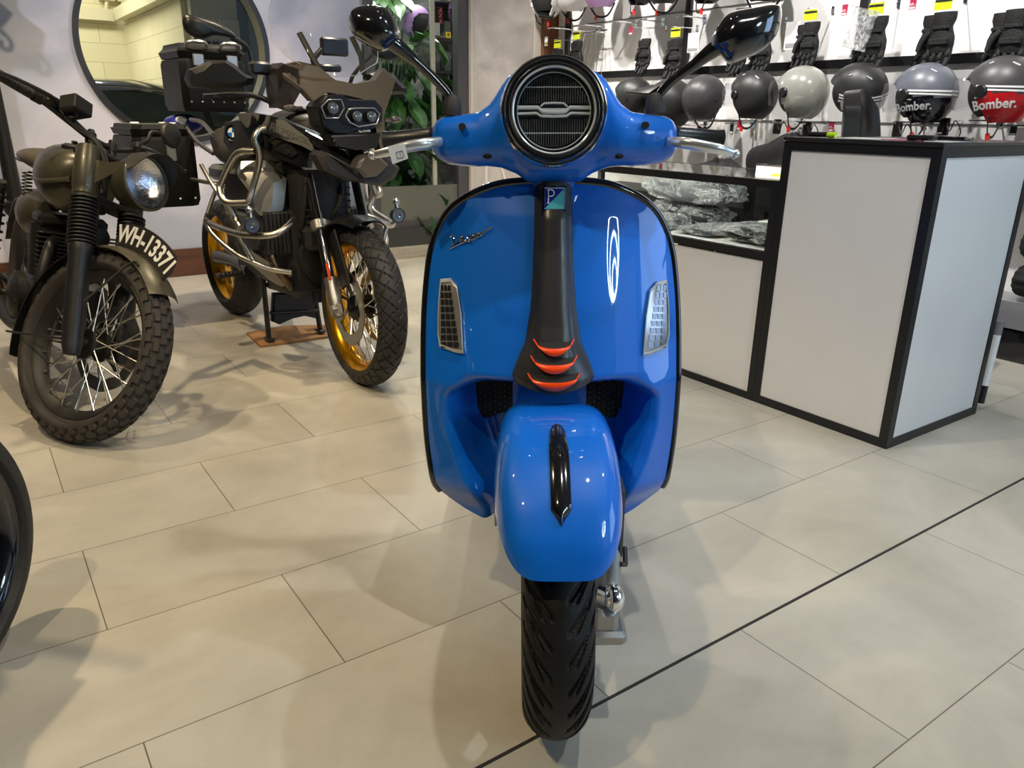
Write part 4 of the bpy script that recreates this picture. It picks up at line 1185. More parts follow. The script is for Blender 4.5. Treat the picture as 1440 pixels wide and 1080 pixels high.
ptag(1040, 176, None, 'magenta price tag beside a black one below the helmets, above the scooter lever', u=4.12)
ptag(1029, 180, None, 'black hang tag with a white print below the helmets, above the scooter lever', BC, .026, .075, u=4.13)
ptag(1322, 183, None, 'small black hang tag under the grey Bomber helmet', BC, .03, .04, u=4.12)
ptag(1425, 184, None, 'small black hang tag under the red helmet', BC, .03, .04, u=4.12)
ptag(768, 58, None, 'pale coloured leaflet dangling on a string at the left end of the helmet wall', WHT, .04, .07, tc=YC)
ptag(975, 60, None, 'white printed leaflet in a clear sleeve left of the right scooter mirror', mat('leaflet', srgb(226, 222, 224), .5), .10, .12, tc=mat('ink', (.3, .3, .3), .6))
ptag(1114, 50, None, 'white printed leaflet in a clear sleeve right of the right scooter mirror', mat('leaflet', srgb(226, 222, 224), .5), .10, .15, tc=mat('ink', (.3, .3, .3), .6))
# merchandise with black cables on the rail above the counter
for x, y, lab in ((1093, 178, 'black boxed accessory on a hook left of the counter edge'), (1135, 182, 'black boxed accessory on a hook above the left end of the counter'), (1262, 182, 'black boxed accessory on a hook behind the Bomber helmet'), (1328, 178, 'black boxed accessory on a hook right of the Bomber helmet')):
    q = at_u(x, y, 4.16)
    th = thing('hanging_accessory', lab, 'accessory', ROOM @ TR(q))
    MB().box((0, 0, 0), (.025, .045, .085), bev=.004).build('box', BC, th)
    MB().cyl((-.05, 0, .03), (SW-4.16, 0, .03), .003, n=6).build('hook', CHR, th)
    MB().tube([(-.03, -.02, .02), (-.04, -.05, -.02), (-.04, -.07, .03), (-.03, -.10, -.02), (-.03, -.09, -.06)], .003, n=6, sub=4).build('cable', BLKS, th)
# ============================================================ motorcycle helpers
class Frm:
    def __init__(s, O, X, Y, Z):
        s.O, s.X, s.Y, s.Z = V(O), V(X).normalized(), V(Y).normalized(), V(Z).normalized()
        m_ = Matrix((s.X, s.Y, s.Z)).transposed().to_4x4(); s.M = Matrix.Translation(s.O) @ m_; s.I = s.M.inverted()
    def x(s, px, py, x): return s.I @ hit(px, py, s.O+s.X*x, s.X)     # pixel on the cross plane x
    def y(s, px, py, y): return s.I @ hit(px, py, s.O+s.Y*y, s.Y)     # pixel on the side plane y
def oframe(O, head, lean):
    t = V((math.cos(head), math.sin(head), 0)); left = V((-math.sin(head), math.cos(head), 0)); z = V((0, 0, 1))
    up = z*math.cos(lean)+left*math.sin(lean); lat = left*math.cos(lean)-z*math.sin(lean)
    return Frm(O, t, lat, up)
def spoke_wheel(par, M, Rr, tw, rimr, rimw, tread, rimmat, tyremat, spokemat, hubmat, nsp=36, names=('front_tyre', 'front_rim', 'front_hub'), disc=(-1,), discr=.15, nu=300, nv=36, spok=None):
    """wheel in the frame M: axle along local y, centre at origin"""
    mb = MB(M); hh = tw*.98; ck = (rimr+.006-(Rr-hh/2))/(hh*.45); tyre(mb, (0, 0, 0), (0, 1, 0), Rr, tw, hh, tread, nu, nv, k0=math.acos(max(-.95, min(-.15, ck))), rimw=rimw*1.0); ty = mb.build(names[0], tyremat, par, sharp=28)
    mb = MB(M); w = rimw/2
    mb.lathe([(rimr+.004, -w-.004), (rimr+.010, -w), (rimr+.004, -w+.008), (rimr-.012, -w+.016), (rimr-.020, 0), (rimr-.012, w-.016), (rimr+.004, w-.008), (rimr+.010, w), (rimr+.004, w+.004), (rimr-.004, w), (rimr-.022, w-.018), (rimr-.030, 0), (rimr-.022, -w+.018), (rimr-.004, -w)], (0, 0, 0), (0, 1, 0), 72, closed=True)
    rm = mb.build(names[1], rimmat, par, sharp=50)
    for k in range(nsp):
        a = 2*PI*k/nsp; sd = 1 if k % 2 else -1; da = R(34)*(1 if (k//2) % 2 else -1)
        hr = .045; ca = a+da
        p0 = V((math.cos(ca)*hr, sd*.034, math.sin(ca)*hr)); p1 = V((math.cos(a)*(rimr-.022), sd*.012, math.sin(a)*(rimr-.022)))
        mb = MB(M); mb.tube([p0, p1.lerp(p0, .09), p1.lerp(p0, .085), p1], [.0021, .0021, .0034, .0034], n=6); mb.build('spoke', spokemat, rm)
    mb = MB(M); mb.lathe([(.0, -.062), (.016, -.06), (.018, -.045), (.052, -.04), (.054, -.032), (.032, -.028), (.030, .028), (.054, .032), (.052, .04), (.018, .045), (.016, .06), (0, .062)], (0, 0, 0), (0, 1, 0), 28)
    hb_ = mb.build(names[2], hubmat, par)
    for s_ in disc:
        mb = MB(M); n = 60; r0, r1 = discr*.72, discr; yy = s_*.062
        a_, b_ = [], []
        for y_ in (yy-.0022, yy+.0022):
            a_.append([mb.v((math.cos(2*PI*i/n)*(r0+.004*math.sin(2*PI*i/n*10)), y_, math.sin(2*PI*i/n)*(r0+.004*math.sin(2*PI*i/n*10)))) for i in range(n)])
            b_.append([mb.v((math.cos(2*PI*i/n)*(r1+.002*math.sin(2*PI*i/n*10)), y_, math.sin(2*PI*i/n)*(r1+.002*math.sin(2*PI*i/n*10)))) for i in range(n)])
        for i in range(n):
            j = (i+1) % n
            mb.f([a_[0][i], a_[0][j], b_[0][j], b_[0][i]]); mb.f([a_[1][i], b_[1][i], b_[1][j], a_[1][j]])
            mb.f([b_[0][i], b_[0][j], b_[1][j], b_[1][i]]); mb.f([a_[0][i], a_[1][i], a_[1][j], a_[0][j]])
        for i in range(6):
            an = 2*PI*i/6; mb.tube([(math.cos(an)*.05, s_*.045, math.sin(an)*.05), (math.cos(an+.25)*r0, yy, math.sin(an+.25)*r0)], .006, n=6)
        mb.build('brake_disc', mat('disc_steel', (.42, .41, .40), .28, 1), par)
    return ty, rm
def bolts(mb, pts, ax, r=.006):
    for p in pts: mb.cyl(V(p)-V(ax).normalized()*.004, V(p)+V(ax).normalized()*.004, r, n=6)
# ============================================================ dark military-style motorcycle (left)
_a = V((.374, .816, -.441)).normalized(); _f = V((-.029, .485, .874)); _f = (_f-_a*_f.dot(_a)).normalized()
DC = V((-1.479, 2.606, .318))
DS = Frm(DC, _a.cross(_f), _a, _f)               # steering frame: x ahead, y bike-left, z along the fork
DB = oframe(DC-oframe(DC, R(-51), R(12)).Z*.31, R(-51), R(12))
base = V((DC.x+.3, DC.y+.3, 0)); base = V((DC.x, DC.y, 0))
RM = Matrix.Translation(base)
dk = thing('motorcycle', 'matt olive and black motorcycle with knobbly front tyre and a curved front number plate', 'motorcycle', RM)
s = RM.inverted() @ DS.M; b = RM.inverted() @ DB.M
OLV = mat('olive_paint', (.062, .056, .038), .36, .25, coat=.15, var=.12, vscale=12)
OLM = mat('olive_metal', (.20, .18, .13), .34, .8, var=.25, vscale=20)
BK2 = mat('bike_black', (.016, .015, .014), .5, .2)
def knob(th, s_):
    n = 40
    c = 0
    if abs(s_) > .98: return .009
    row = 0 if abs(s_) < .30 else (1 if abs(s_) < .66 else 2)
    ph = (th/(2*PI)*n + (.5 if row == 1 else 0)+(.5 if s_ > 0 else 0)) % 1
    if .29 < abs(s_) < .36 or .64 < abs(s_) < .70 or abs(s_) < .04: return .009
    return .009 if ph > (.60 if row < 2 else .55) else 0
Rd = .345
spoke_wheel(dk, s, Rd, .112, .262, .060, knob, BK2, RUBB, mat('spoke_zinc', (.7, .68, .62), .3, 1), BK2, 36, nu=480, nv=56, disc=(1,), discr=.155)
# dusty olive inner plate of the drum
mb = MB(s)
for L_ in (-1, 1):
    pass
LEG = mat('fork_black', (.014, .014, .015), .42)
for lat in (-.10, .10):
    mb = MB(s)
    mb.lathe([(.0, -.055), (.026, -.052), (.033, -.02), (.033, .03), (.036, .04), (.036, .30), (.040, .31), (.040, .335)], (.022, lat, 0), (0, 0, 1), 24)
    mb.cyl((.022, lat*.5, 0), (.022, lat*1.32, 0), .014); mb.box((.022, lat*1.05, .30), (.06, .02, .03), bev=.005)
    leg = mb.build('fork_leg', LEG, dk)
    mb = MB(s); pr_ = []
    for k in range(13):
        z = .335+k*.0135; pr_ += [(.036, z), (.048, z+.0045), (.048, z+.008)]
    pr_ += [(.036, .515), (.036, .335)]
    mb.lathe([(r, z) for r, z in pr_[:-1]], (.022, lat, 0), (0, 0, 1), 24); mb.build('fork_gaiter', mat('gaiter_rubber', (.012, .012, .012), .5), leg)
    mb = MB(s); mb.lathe([(.036, .515), (.040, .52), (.040, .545), (.043, .55), (.041, .66), (.036, .70)], (.018, lat, 0), (0, 0, 1), 24); mb.build('fork_shroud', OLV, leg)
    # headlight ear
    mb = MB(s); n = 14
    mb.rings([[V((.02+x_, lat*(1-.2*(x_/.14)), .60+x_*.05))+V((0, math.copysign(.004, lat)*q_, h_*k_)) for q_, k_ in ((-1, -1), (1, -1), (1, 1), (-1, 1))] for x_, h_ in ((0, .055), (.05, .04), (.10, .024), (.15, .018))])
    mb.build('headlight_bracket', OLV, leg)
MB(s).box((-.005, 0, .525), (.07, .22, .03), bev=.008).box((-.012, 0, .70), (.08, .22, .022), bev=.006).cyl((-.03, 0, .50), (-.03, 0, .74), .024).build('fork_yoke', BK2, dk)
# headlight with peak
HCd = V((.185, 0, .578)); hd = V((.985, .04, -.05)).normalized()
mb = MB(s); mb.lathe([(.0, -.12), (.035, -.115), (.070, -.09), (.088, -.05), (.098, -.005), (.102, 0), (.102, .014), (.096, .018), (.093, .010), (.093, -.02), (.06, -.06), (0, -.075)], HCd, hd, 48); hl = mb.build('headlight', OLV, dk, sharp=45)
mb = MB(s); mb.lathe([(.0, -.045), (.045, -.036), (.075, -.018), (.090, .006), (.092, .002), (.076, -.024), (.046, -.042), (0, -.050)], HCd, hd, 40, closed=True); mb.build('headlight_reflector', REFL, hl)
mb = MB(s); mb.lathe([(.092, .010), (.086, .017), (.05, .024), (.0, .028)], HCd, hd, 40); mb.build('headlight_lens', LENS, hl)
xh, yh, zh = frame(hd, (0, 0, 1))
def pk(i, j):
    an = R(-88)+R(176)*i; r = .103
    L_ = .086*math.cos((i-.5)*PI*.95)**.7*j+.004
    return HCd+hd*(.006+L_)+(xh*math.cos(an)+yh*math.sin(an))*(r-.012*j)
mb = MB(s); mb.grid(pk, 32, 8, thick=.003); mb.build('headlight_peak', BK2, hl)
# front mudguard and stays
def mg(i, j, r0=.364, w=.064):
    an = R(-8)+(R(182)-R(-8))*j      # 0 = ahead, 90 = up the fork
    a2 = 2*i-1
    ww = w*(1 if j > .1 else (.35+.65*(j/.1)))
    return V((math.cos(an)*(r0-.022*a2*a2), a2*ww, math.sin(an)*(r0-.022*a2*a2)))
aF = math.atan2(DS.y(243, 412, 0).z, DS.y(243, 412, 0).x)
mb = MB(s); mb.grid(lambda i, j: mg(i, (aF-R(-8))/R(190)+(R(97)-aF)/R(190)*j), 14, 40, thick=.003); fg = mb.build('front_mudguard', OLM, dk)
mb = MB(s); mb.grid(lambda i, j: mg(i, (R(99))/R(190)+(R(188)-R(97))/R(190)*j), 14, 40, thick=.003); mb.build('rear_mudguard_blade', BK2, fg)
for lat in (-1, 1):
    mb = MB(s)
    e0, e1 = DS.y(118, 424, -.135), DS.y(182, 371, -.066)
    mb.tube([V((e0.x, lat*.135, e0.z)), V((e1.x, lat*.066, e1.z)), V((e1.x+.04, lat*.064, e1.z-.012))], .0042, n=8, sub=4)
    mb.build('mudguard_stay', BK2, fg)
    mb = MB(s); mb.tube([(.0, lat*.125, .0), (-.15, lat*.10, .03), (-.36, lat*.068, .075)], .0042, n=8, sub=3); mb.build('mudguard_stay', BK2, fg)
# curved number plate along the mudguard
p1, p2 = DS.y(166, 352, 0), DS.y(236, 385, 0)
aL, aR = math.atan2(p1.z, p1.x), math.atan2(p2.z, p2.x)
aL, aR = R(79), R(33)
def pol(an, r, y=0): return V((math.cos(an)*r, y, math.sin(an)*r))
out = [pol(aL+(aR-aL)*k/20, .366) for k in range(21)]+[pol(aR, .405), pol(aR+.04, .437)]+[pol(aR+.09+(aL-aR-.16)*k/20, .454) for k in range(21)]+[pol(aL-.03, .437), pol(aL, .405)]
mb = MB(s); mb.prism([p+V((0, -.003, 0)) for p in out], (0, .006, 0)); npl = mb.build('number_plate', mat('plate_black', (.022, .020, .018), .45), dk)
mb = MB(s)
def platef(p):
    an = (aL+aR)/2-p.x/.410
    return pol(an, .409+p.y, -.0042-p.z)
text_mb(mb, 'WH-13371', .088, None, .0006, .0022, platef, sx=.80)
mb.build('plate_lettering', WHT, npl)
MB(s).cyl(pol(aR+.02, .362), pol(aR+.02, .39), .006).cyl(pol(aL-.03, .362), pol(aL-.03, .39), .006).build('plate_bracket', BK2, npl)
# handlebar
q = DS
hbp = [q.y(0, 108, -.36), q.y(52, 133, -.22)+V((.0, 0, 0))]
barp = [V((-.10, -.38, .865)), V((-.10, -.22, .855)), V((-.06, -.11, .80)), V((-.045, -.05, .775)), V((-.045, .05, .775)), V((-.06, .11, .80)), V((-.10, .22, .855)), V((-.10, .38, .865))]
mb = MB(s); mb.tube(barp, .011, n=12, sub=4); mb.build('handlebar', BK2, dk)
for lat in (-1, 1):
    mb = MB(s)
    pr_ = [(.015, 0), (.018, .004)]
    for k in range(16): pr_ += [(.0165, .008+k*.0078), (.0185, .011+k*.0078)]
    pr_ += [(.018, .135), (.012, .14)]
    mb.lathe(pr_, (-.10, lat*.24, .856), (0, lat, .06), 20); mb.build('grip', BK2, dk)
    mb = MB(s); mb.box((-.075, lat*.19, .852), (.045, .05, .03), bev=.006); mb.cyl((-.10, lat*.205, .856), (-.10, lat*.235, .857), .021)
    mb.build('switch_block', BK2, dk)
    mb = MB(s); mb.tube([(-.07, lat*.18, .85), (-.035, lat*.22, .845), (-.035, lat*.33, .843), (-.045, lat*.40, .84)], [.008, .008, .006, .005], n=8, sub=4); mb.ell((-.045, lat*.405, .84), .008); mb.build('brake_lever', BK2, dk)
    mb = MB(s); mb.cyl((-.045, lat*.045, .70), (-.045, lat*.045, .76), .018).box((-.045, lat*.045, .775), (.04, .032, .05), bev=.01); bolts(mb, [(-.045, lat*.045, .802)], (0, 0, 1), .012); mb.build('bar_clamp', BK2, dk)
mb = MB(s); c = q.y(107, 150, -.14); mb.box(c, (.07, .085, .055), Matrix.Rotation(R(8), 3, 'Z'), bev=.005); mb.cyl(c+V((0, 0, .019)), c+V((0, 0, .024)), .018); mb.tube([c-V((0, 0, .02)), c-V((.01, 0, .045)), V((-.09, -.17, .86))], .010, sub=2); mb.build('fluid_reservoir', BK2, dk)
for dy, dz in ((0, 0), (.012, .006), (-.008, -.01)):
    mb = MB(s); mb.tube([(-.06, -.17, .84+dz), (-.02, -.12+dy, .78+dz), (.03, -.07+dy, .72), (.05, -.04+dy, .62)], .0045, n=8, sub=5); mb.build('cable', BK2, dk)
# round mirror on the far side
mc = q.y(242, 190, .30)
mb = MB(s); mb.tube([(-.09, .20, .87), (-.05, .21, .89), mc+V((-.02, -.08, -.02)), mc+V((-.012, 0, 0))], [.009, .008, .007, .007], n=8, sub=4); mr = mb.build('mirror_stem', BK2, dk)
mb = MB(s); mb.lathe([(.0, .012), (.02, .012), (.045, .006), (.052, -.004), (.052, -.010), (.048, -.012), (0, -.012)], mc, (1, 0, .0), 32); mb.build('round_mirror', BK2, mr)
# tank, seat, body
mb = MB(b)
mb.rings([[V((x, math.copysign(abs(math.cos(2*PI*k/28))**.8, math.cos(2*PI*k/28))*w, z+math.sin(2*PI*k/28)*h)) for k in range(28)] for x, w, z, h in
          ((-.30, .03, .86, .05), (-.31, .075, .855, .085), (-.35, .115, .845, .115), (-.42, .135, .85, .125), (-.52, .135, .86, .12), (-.62, .115, .86, .10), (-.70, .08, .85, .07), (-.73, .03, .84, .03))])
tk = mb.build('fuel_tank', OLV, dk, sharp=70)
mb = MB(b); mb.tube([(-.29, -.05, .86), (-.33, -.118, .84), (-.40, -.14, .835), (-.5, -.142, .835)], [.012, .006, .005, .004], n=8, sub=5); mb.build('tank_crease', OLV, tk)
mb = MB(b); mb.lathe([(.0, .03), (.03, .028), (.042, .02), (.044, .008), (.04, 0)], (-.42, -.02, .955), (0, 0, 1), 24).box((-.42, -.02, .99), (.05, .014, .012), bev=.003); mb.build('filler_cap', BK2, tk)
mb = MB(b); mb.rings([[V((x, math.cos(2*PI*k/24)*w, z+math.sin(2*PI*k/24)*h)) for k in range(24)] for x, w, z, h in ((-.70, .05, .86, .02), (-.74, .09, .88, .045), (-.84, .13, .895, .05), (-.98, .13, .90, .045), (-1.08, .09, .91, .03))])
st = mb.build('saddle', mat('brown_leather', (.075, .060, .042), .4), dk, sharp=70)
mb = MB(b); mb.tube([V((x, -w, z)) for x, w, z in ((-.73, .08, .875), (-.84, .131, .88), (-.98, .13, .885))], .004, n=6, sub=5)
mb.build('seat_piping', BK2, st)
for sd in (-1, 1):
    mb = MB(b); mb.tube([(-.80+.018*math.cos(k*.9), sd*.11+.018*math.sin(k*.9), .845-.0020*k) for k in range(50)], .003, n=6); mb.build('saddle_spring', BK2, st)
# frame, engine, exhaust
mb = MB(b)
mb.tube([(-.28, 0, .92), (-.32, 0, .62), (-.40, 0, .32), (-.75, 0, .26), (-.80, 0, .60), (-.95, 0, .80)], .02, sub=4).tube([(-.30, 0, .86), (-.8, 0, .80), (-1.15, 0, .82)], .018, sub=3)
mb.build('frame', BK2, dk)
mb = MB(b)
mb.box((-.56, 0, .36), (.34, .26, .22), bev=.03)
for k in range(9): mb.box((-.52, -.0, .50+k*.018), (.20, .24, .006), bev=.002)
mb.cyl((-.52, -.07, .47), (-.52, -.07, .67), .065).cyl((-.52, .07, .47), (-.52, .07, .67), .065).box((-.52, 0, .69), (.16, .24, .05), bev=.015)
mb.lathe([(.10, 0), (.105, .03), (.06, .05), (0, .052)], (-.62, -.13, .36), (0, -1, 0), 28)
bolts(mb, [(-.62+.09*math.cos(a), -.165, .36+.09*math.sin(a)) for a in (0, .8, 1.6, 2.4, 3.2, 4, 4.8, 5.6)], (0, 1, 0))
mb.build('engine', mat('engine_black', (.020, .018, .017), .45, .3), dk)
for sd in (-1, 1):
    mb = MB(b); mb.tube([(-.44, sd*.06, .62), (-.36, sd*.09, .60), (-.31, sd*.12, .50), (-.34, sd*.14, .36), (-.55, sd*.16, .26), (-1.0, sd*.17, .28), (-1.3, sd*.17, .36)], [.021, .021, .021, .022, .024, .035, .04], n=14, sub=5)
    mb.build('exhaust_pipe', BK2, dk)
    mb = MB(b); mb.rings([[V((x, sd*(.05+w*max(0, math.cos(2*PI*k/16))), z+math.sin(2*PI*k/16)*h)) for k in range(16)] for x, w, z, h in ((-.60, .05, .70, .06), (-.72, .10, .68, .10), (-.88, .09, .68, .10), (-.98, .04, .70, .05))])
    mb.build('side_cover', OLV, dk, sharp=70)
    mb = MB(b); mb.cyl((-1.0, sd*.17, .78), (-1.22, sd*.17, .42), .016)
    mb.tube([(-1.0-.22*k/60+.026*math.cos(k*.9), sd*.17+.026*math.sin(k*.9), .76-.34*k/60) for k in range(61)], .004, n=6); mb.build('rear_shock', BK2, dk)
    mb = MB(b); mb.tube([(-.70, sd*.14, .36), (-.70, sd*.26, .36)], .012)
    for k in range(6): mb.torus((-.70, sd*(.20+.012*k), .36), (0, 1, 0), .015, .004, 12, 6)
    mb.build('footpeg', BK2, dk)
MB(b).cyl((-1.30, -.13, .33), (-1.30, .13, .33), .014).tube([(-.80, .10, .33), (-1.30, .11, .33)], .02).tube([(-.80, -.10, .33), (-1.30, -.11, .33)], .02).build('swingarm', BK2, dk)
wb = b @ Matrix.Translation((-1.30, 0, .345)); spoke_wheel(dk, wb, .335, .12, .23, .07, knob, BK2, RUBB, BK2, BK2, 16, names=('rear_tyre', 'rear_rim', 'rear_hub'), disc=(), nu=240, nv=30)
mb = MB(b); mb.grid(lambda i, j: V((-1.30+math.cos(R(30)+R(130)*j)*.375, (2*i-1)*.07, .345+math.sin(R(30)+R(130)*j)*(.375-.02*(2*i-1)**2))), 10, 30, thick=.003); mb.build('rear_mudguard', OLV, dk)
mb = MB(b); mb.tube([(-.72, .10, .26), (-.70, .24, .06), (-.69, .27, .0)], .011); mb.build('side_stand', BK2, dk)
# horn-like clutter in front of the frame
mb = MB(b); mb.lathe([(0, .03), (.04, .028), (.048, .01), (.03, -.02)], (-.27, .04, .66), (1, -.1, 0), 24); mb.build('horn', BK2, dk)
mb = MB(b)
for k in range(12): mb.box((-.345, .03, .50+k*.014), (.04, .20, .004))
mb.build('oil_cooler', BK2, dk)
# ============================================================ large adventure motorcycle
GO = V((-.638, 3.175, 0))
G = oframe(GO, R(-51), 0)
gs = thing('motorcycle', 'large black and grey adventure motorcycle with gold wire wheels and silver crash bars', 'motorcycle', Matrix.Translation(GO))
gi = Matrix.Translation(-GO); g = gi @ G.M
_a = V((.809, .586, -.032)).normalized(); _f = V((-.233, .371, .899)); _f = (_f-_a*_f.dot(_a)).normalized()
GW = Frm(V((-.638, 3.175, .335)), _a.cross(_f), _a, _f); w = gi @ GW.M
GB = mat('gs_black', (.007, .007, .008), .42, coat=.08, spec=.35)
GG = mat('gs_gloss_black', (.010, .010, .011), .14, coat=1)
GY = mat('gs_grey', srgb(84, 77, 70), .4, .35)
GYD = mat('gs_dark_grey', srgb(46, 43, 41), .42, .3)
GOLD = mat('gold_rim', srgb(232, 168, 24), .26, .85)
SLV = mat('silver_alloy', srgb(178, 176, 170), .34, .9)
NET = None
def gtread(th, s_):
    q = abs(s_)
    if q > 1: return 0
    a = th*.335/.062
    ph = (a + q*1.3 + (.5 if s_ > 0 else 0)) % 1
    ph2 = (a - q*1.6 + .25) % 1
    if ph < .11: return .005
    if q > .25 and ph2 < .10: return .0045
    return 0
spoke_wheel(gs, w, .335, .125, .262, .09, gtread, GOLD, RUB, mat('spoke_bright', (.75, .74, .7), .25, 1), GB, 40, disc=(-1, 1), discr=.155, nu=480, nv=60)
P = G.x
def poly(mb, pts, thick, d=(-1, 0, 0)):
    """pts: (px, py, x) -> plate extruded along d*thick"""
    q = [P(*p) for p in pts]
    mb.prism(q, V(d)*thick); return mb
def bpoly(name, mt, pts, thick, d=(-1, 0, 0), inset=.93, lift=.012, par=None, sharp=25):
    """bevelled plate: outer ring, raised inner ring toward the viewer"""
    q = [P(*p) for p in pts]; c = sum(q, V((0, 0, 0)))/len(q)
    dv = V(d).normalized()
    mb = MB(g); mb.rings([[p+dv*thick for p in q], q, [c+(p-c)*inset-dv*lift for p in q]]); return mb.build(name, mt, par or gs, sharp=sharp)
# fork
for lat in (-.105, .105):
    mb = MB(w); mb.lathe([(.0, -.03), (.024, -.03), (.030, .0), (.030, .05), (.026, .10), (.026, .14)], (-.02, lat, 0), (0, 0, 1), 20)
    mb.box((-.02, lat, .0), (.075, .04, .06), bev=.012); mb.cyl((-.0, lat*1.0, 0), (-.0, lat*1.3, 0), .017)
    lg = mb.build('fork_foot', SLV, gs)
    mb = MB(w); mb.cyl((-.02, lat, .13), (-.02, lat, .74), .0215, n=20); mb.build('fork_tube', GG, gs)
    mb = MB(w); mb.lathe([(.024, .345), (.036, .35), (.036, .385), (.024, .39)], (-.02, lat, 0), (0, 0, 1), 22); mb.box((-.02, lat*.75, .367), (.05, .05, .034), bev=.008); mb.build('fork_clamp', SLV, gs)
MB(w).box((.025, -.125, .155), (.012, .012, .075), bev=.004).build('orange_reflector', mat('reflector_orange', srgb(220, 80, 20), .2, coat=1), gs)
MB(w).box((.04, -.075, .20), (.09, .012, .24), Matrix.Rotation(R(-8), 3, 'Y'), bev=.004).box((.04, .075, .20), (.09, .012, .24), Matrix.Rotation(R(-8), 3, 'Y'), bev=.004).build('mudguard_stay', GB, gs)
for sd in (-1, 1):
    MB(w).box((-.085, sd*.075, .06), (.06, .045, .11), Matrix.Rotation(R(20), 3, 'Y'), bev=.01).build('brake_caliper', GB, gs)
# front mudguard hugging the tyre
mb = MB(w)
mb.grid(lambda i, j: V((math.cos(R(50)+R(112)*j)*(.380-.03*abs(2*i-1)**3), (2*i-1)*(.096-.02*abs(2*j-1)**3), math.sin(R(50)+R(112)*j)*(.380-.03*abs(2*i-1)**3))), 20, 30, thick=.005)
mb.build('front_mudguard', GB, gs, sharp=50)
# core mass: radiator, engine
mb = MB(g)
mb.box((-.34, 0, .74), (.16, .24, .34), bev=.03).box((-.52, 0, .52), (.34, .30, .42), bev=.04).box((-.60, 0, .80), (.40, .22, .26), bev=.04)
mb.cyl((-.34, 0, .50), (-.30, 0, .50), .12, n=24).box((-.25, .0, .60), (.08, .26, .10), bev=.02)
for k in range(7): mb.box((-.262, -.075, .66+k*.028), (.02, .06, .008), bev=.002).box((-.262, .075, .66+k*.028), (.02, .06, .008), bev=.002)
mb.tube([(-.30, -.06, .95), (-.26, -.10, .78), (-.30, -.12, .60)], .012, sub=4).tube([(-.3, .08, .9), (-.24, .05, .75), (-.3, -.02, .62)], .010, sub=4)
mb.build('engine_block', BLKM, gs)
for sd in (-1, 1):
    mb = MB(g); mb.cyl((-.46, sd*.14, .60), (-.46, sd*.26, .62), .085, n=20)
    for k in range(6): mb.box((-.46, sd*(.15+k*.018), .61), (.20, .006, .19), bev=.01)
    mb.build('cylinder', BLKM, gs)
# machined cylinder guard (right): faceted
cg = [(339, 227, -.50), (374, 226, -.44), (403, 252, -.38), (399, 292, -.37), (384, 319, -.38), (364, 302, -.41), (368, 290, -.41), (350, 262, -.46), (333, 240, -.52)]
q = [P(*p) for p in cg]
cen = sum(q, V((0, 0, 0)))/len(q)
mb = MB(g)
mb.rings([[p+V((-.08, .05, 0)) for p in q], q, [cen+(p-cen)*.72+V((.012, -.03, .0)) for p in q], [cen+(p-cen)*.36+V((.012, -.035, .01)) for p in q]])
mb.build('cylinder_guard', SLV, gs, sharp=12)
mb = MB(g); q2 = [V((p.x, -p.y, p.z)) for p in q]; cn2 = sum(q2, V((0, 0, 0)))/len(q2)
mb.rings([[p+V((-.08, -.05, 0)) for p in q2], q2, [cn2+(p-cn2)*.72+V((.012, .03, 0)) for p in q2], [cn2+(p-cn2)*.36+V((.012, .035, .01)) for p in q2]]); mb.build('cylinder_guard', SLV, gs, sharp=12)
# exhaust headers
for sd in (-1, 1):
    mb = MB(g); mb.tube([(-.40, sd*.22, .55), (-.36, sd*.22, .48), (-.36, sd*.17, .40), (-.48, sd*.10, .33), (-.80, sd*.08, .30)], .019, n=14, sub=5)
    mb.build('exhaust_header', mat('header_bronze', (.16, .12, .08), .4, 1), gs)
mb = MB(g); mb.tube([(-.80, .10, .30), (-1.05, .18, .36), (-1.2, .24, .50), (-1.55, .28, .60)], [.03, .03, .055, .055], n=18, sub=5); mb.build('silencer', mat('silencer_bronze', (.30, .25, .19), .3, 1), gs)
# crash bars
def bar(pts, r=.0135, par=None, name='crash_bar', mir=True, mt=None):
    q = [P(*p) for p in pts]
    MB(g).tube(q, r, n=12, sub=4).build(name, mt or STEEL, gs)
    if mir: MB(g).tube([V((p.x, -p.y, p.z)) for p in q], r, n=12, sub=4).build(name, mt or STEEL, gs)
bar([(373, 181, -.34), (365, 183, -.34), (358, 196, -.34), (364, 212, -.34), (364, 232, -.36), (356, 262, -.38), (350, 283, -.38), (342, 285, -.40), (318, 284, -.46), (309, 268, -.50), (312, 255, -.50), (328, 222, -.44), (340, 213, -.40), (358, 212, -.36)])
bar([(290, 308, -.62), (297, 315, -.58), (325, 326, -.42), (352, 331, -.30), (385, 330, -.22), (405, 318, -.22), (413, 309, -.26)])
bar([(289, 312, -.62), (300, 330, -.55), (322, 350, -.45), (345, 364, -.38), (380, 378, -.34), (410, 383, -.30)], .012)
bar([(336, 330, -.38), (343, 345, -.38), (356, 366, -.36)], .011)
bar([(318, 283, -.50), (330, 306, -.50), (338, 320, -.46)], .015)
for sd in (-1, 1):
    mb = MB(g); c0 = P(355, 317, -.24) if sd < 0 else P(560, 303, -.24)
    mb.lathe([(.0, -.05), (.022, -.048), (.031, -.03), (.034, -.005), (.034, .004), (.030, .006), (.029, .0)], c0, (1, -.12, 0), 24); al = mb.build('auxiliary_lamp', BLKS, gs)
    mb = MB(g); mb.lathe([(0, .002), (.012, .006), (.013, .002), (.029, .003)], c0, (1, -.12, 0), 20); mb.build('lamp_reflector', mat('projector', (.16, .18, .20), .1, .5, coat=1), al)
    mb = MB(g); mb.cyl(c0+V((-.01, 0, .03)), c0+V((-.015, 0, .065)), .010).ell(c0+V((-.015, 0, .06)), .016); mb.build('lamp_mount', ALU, al)
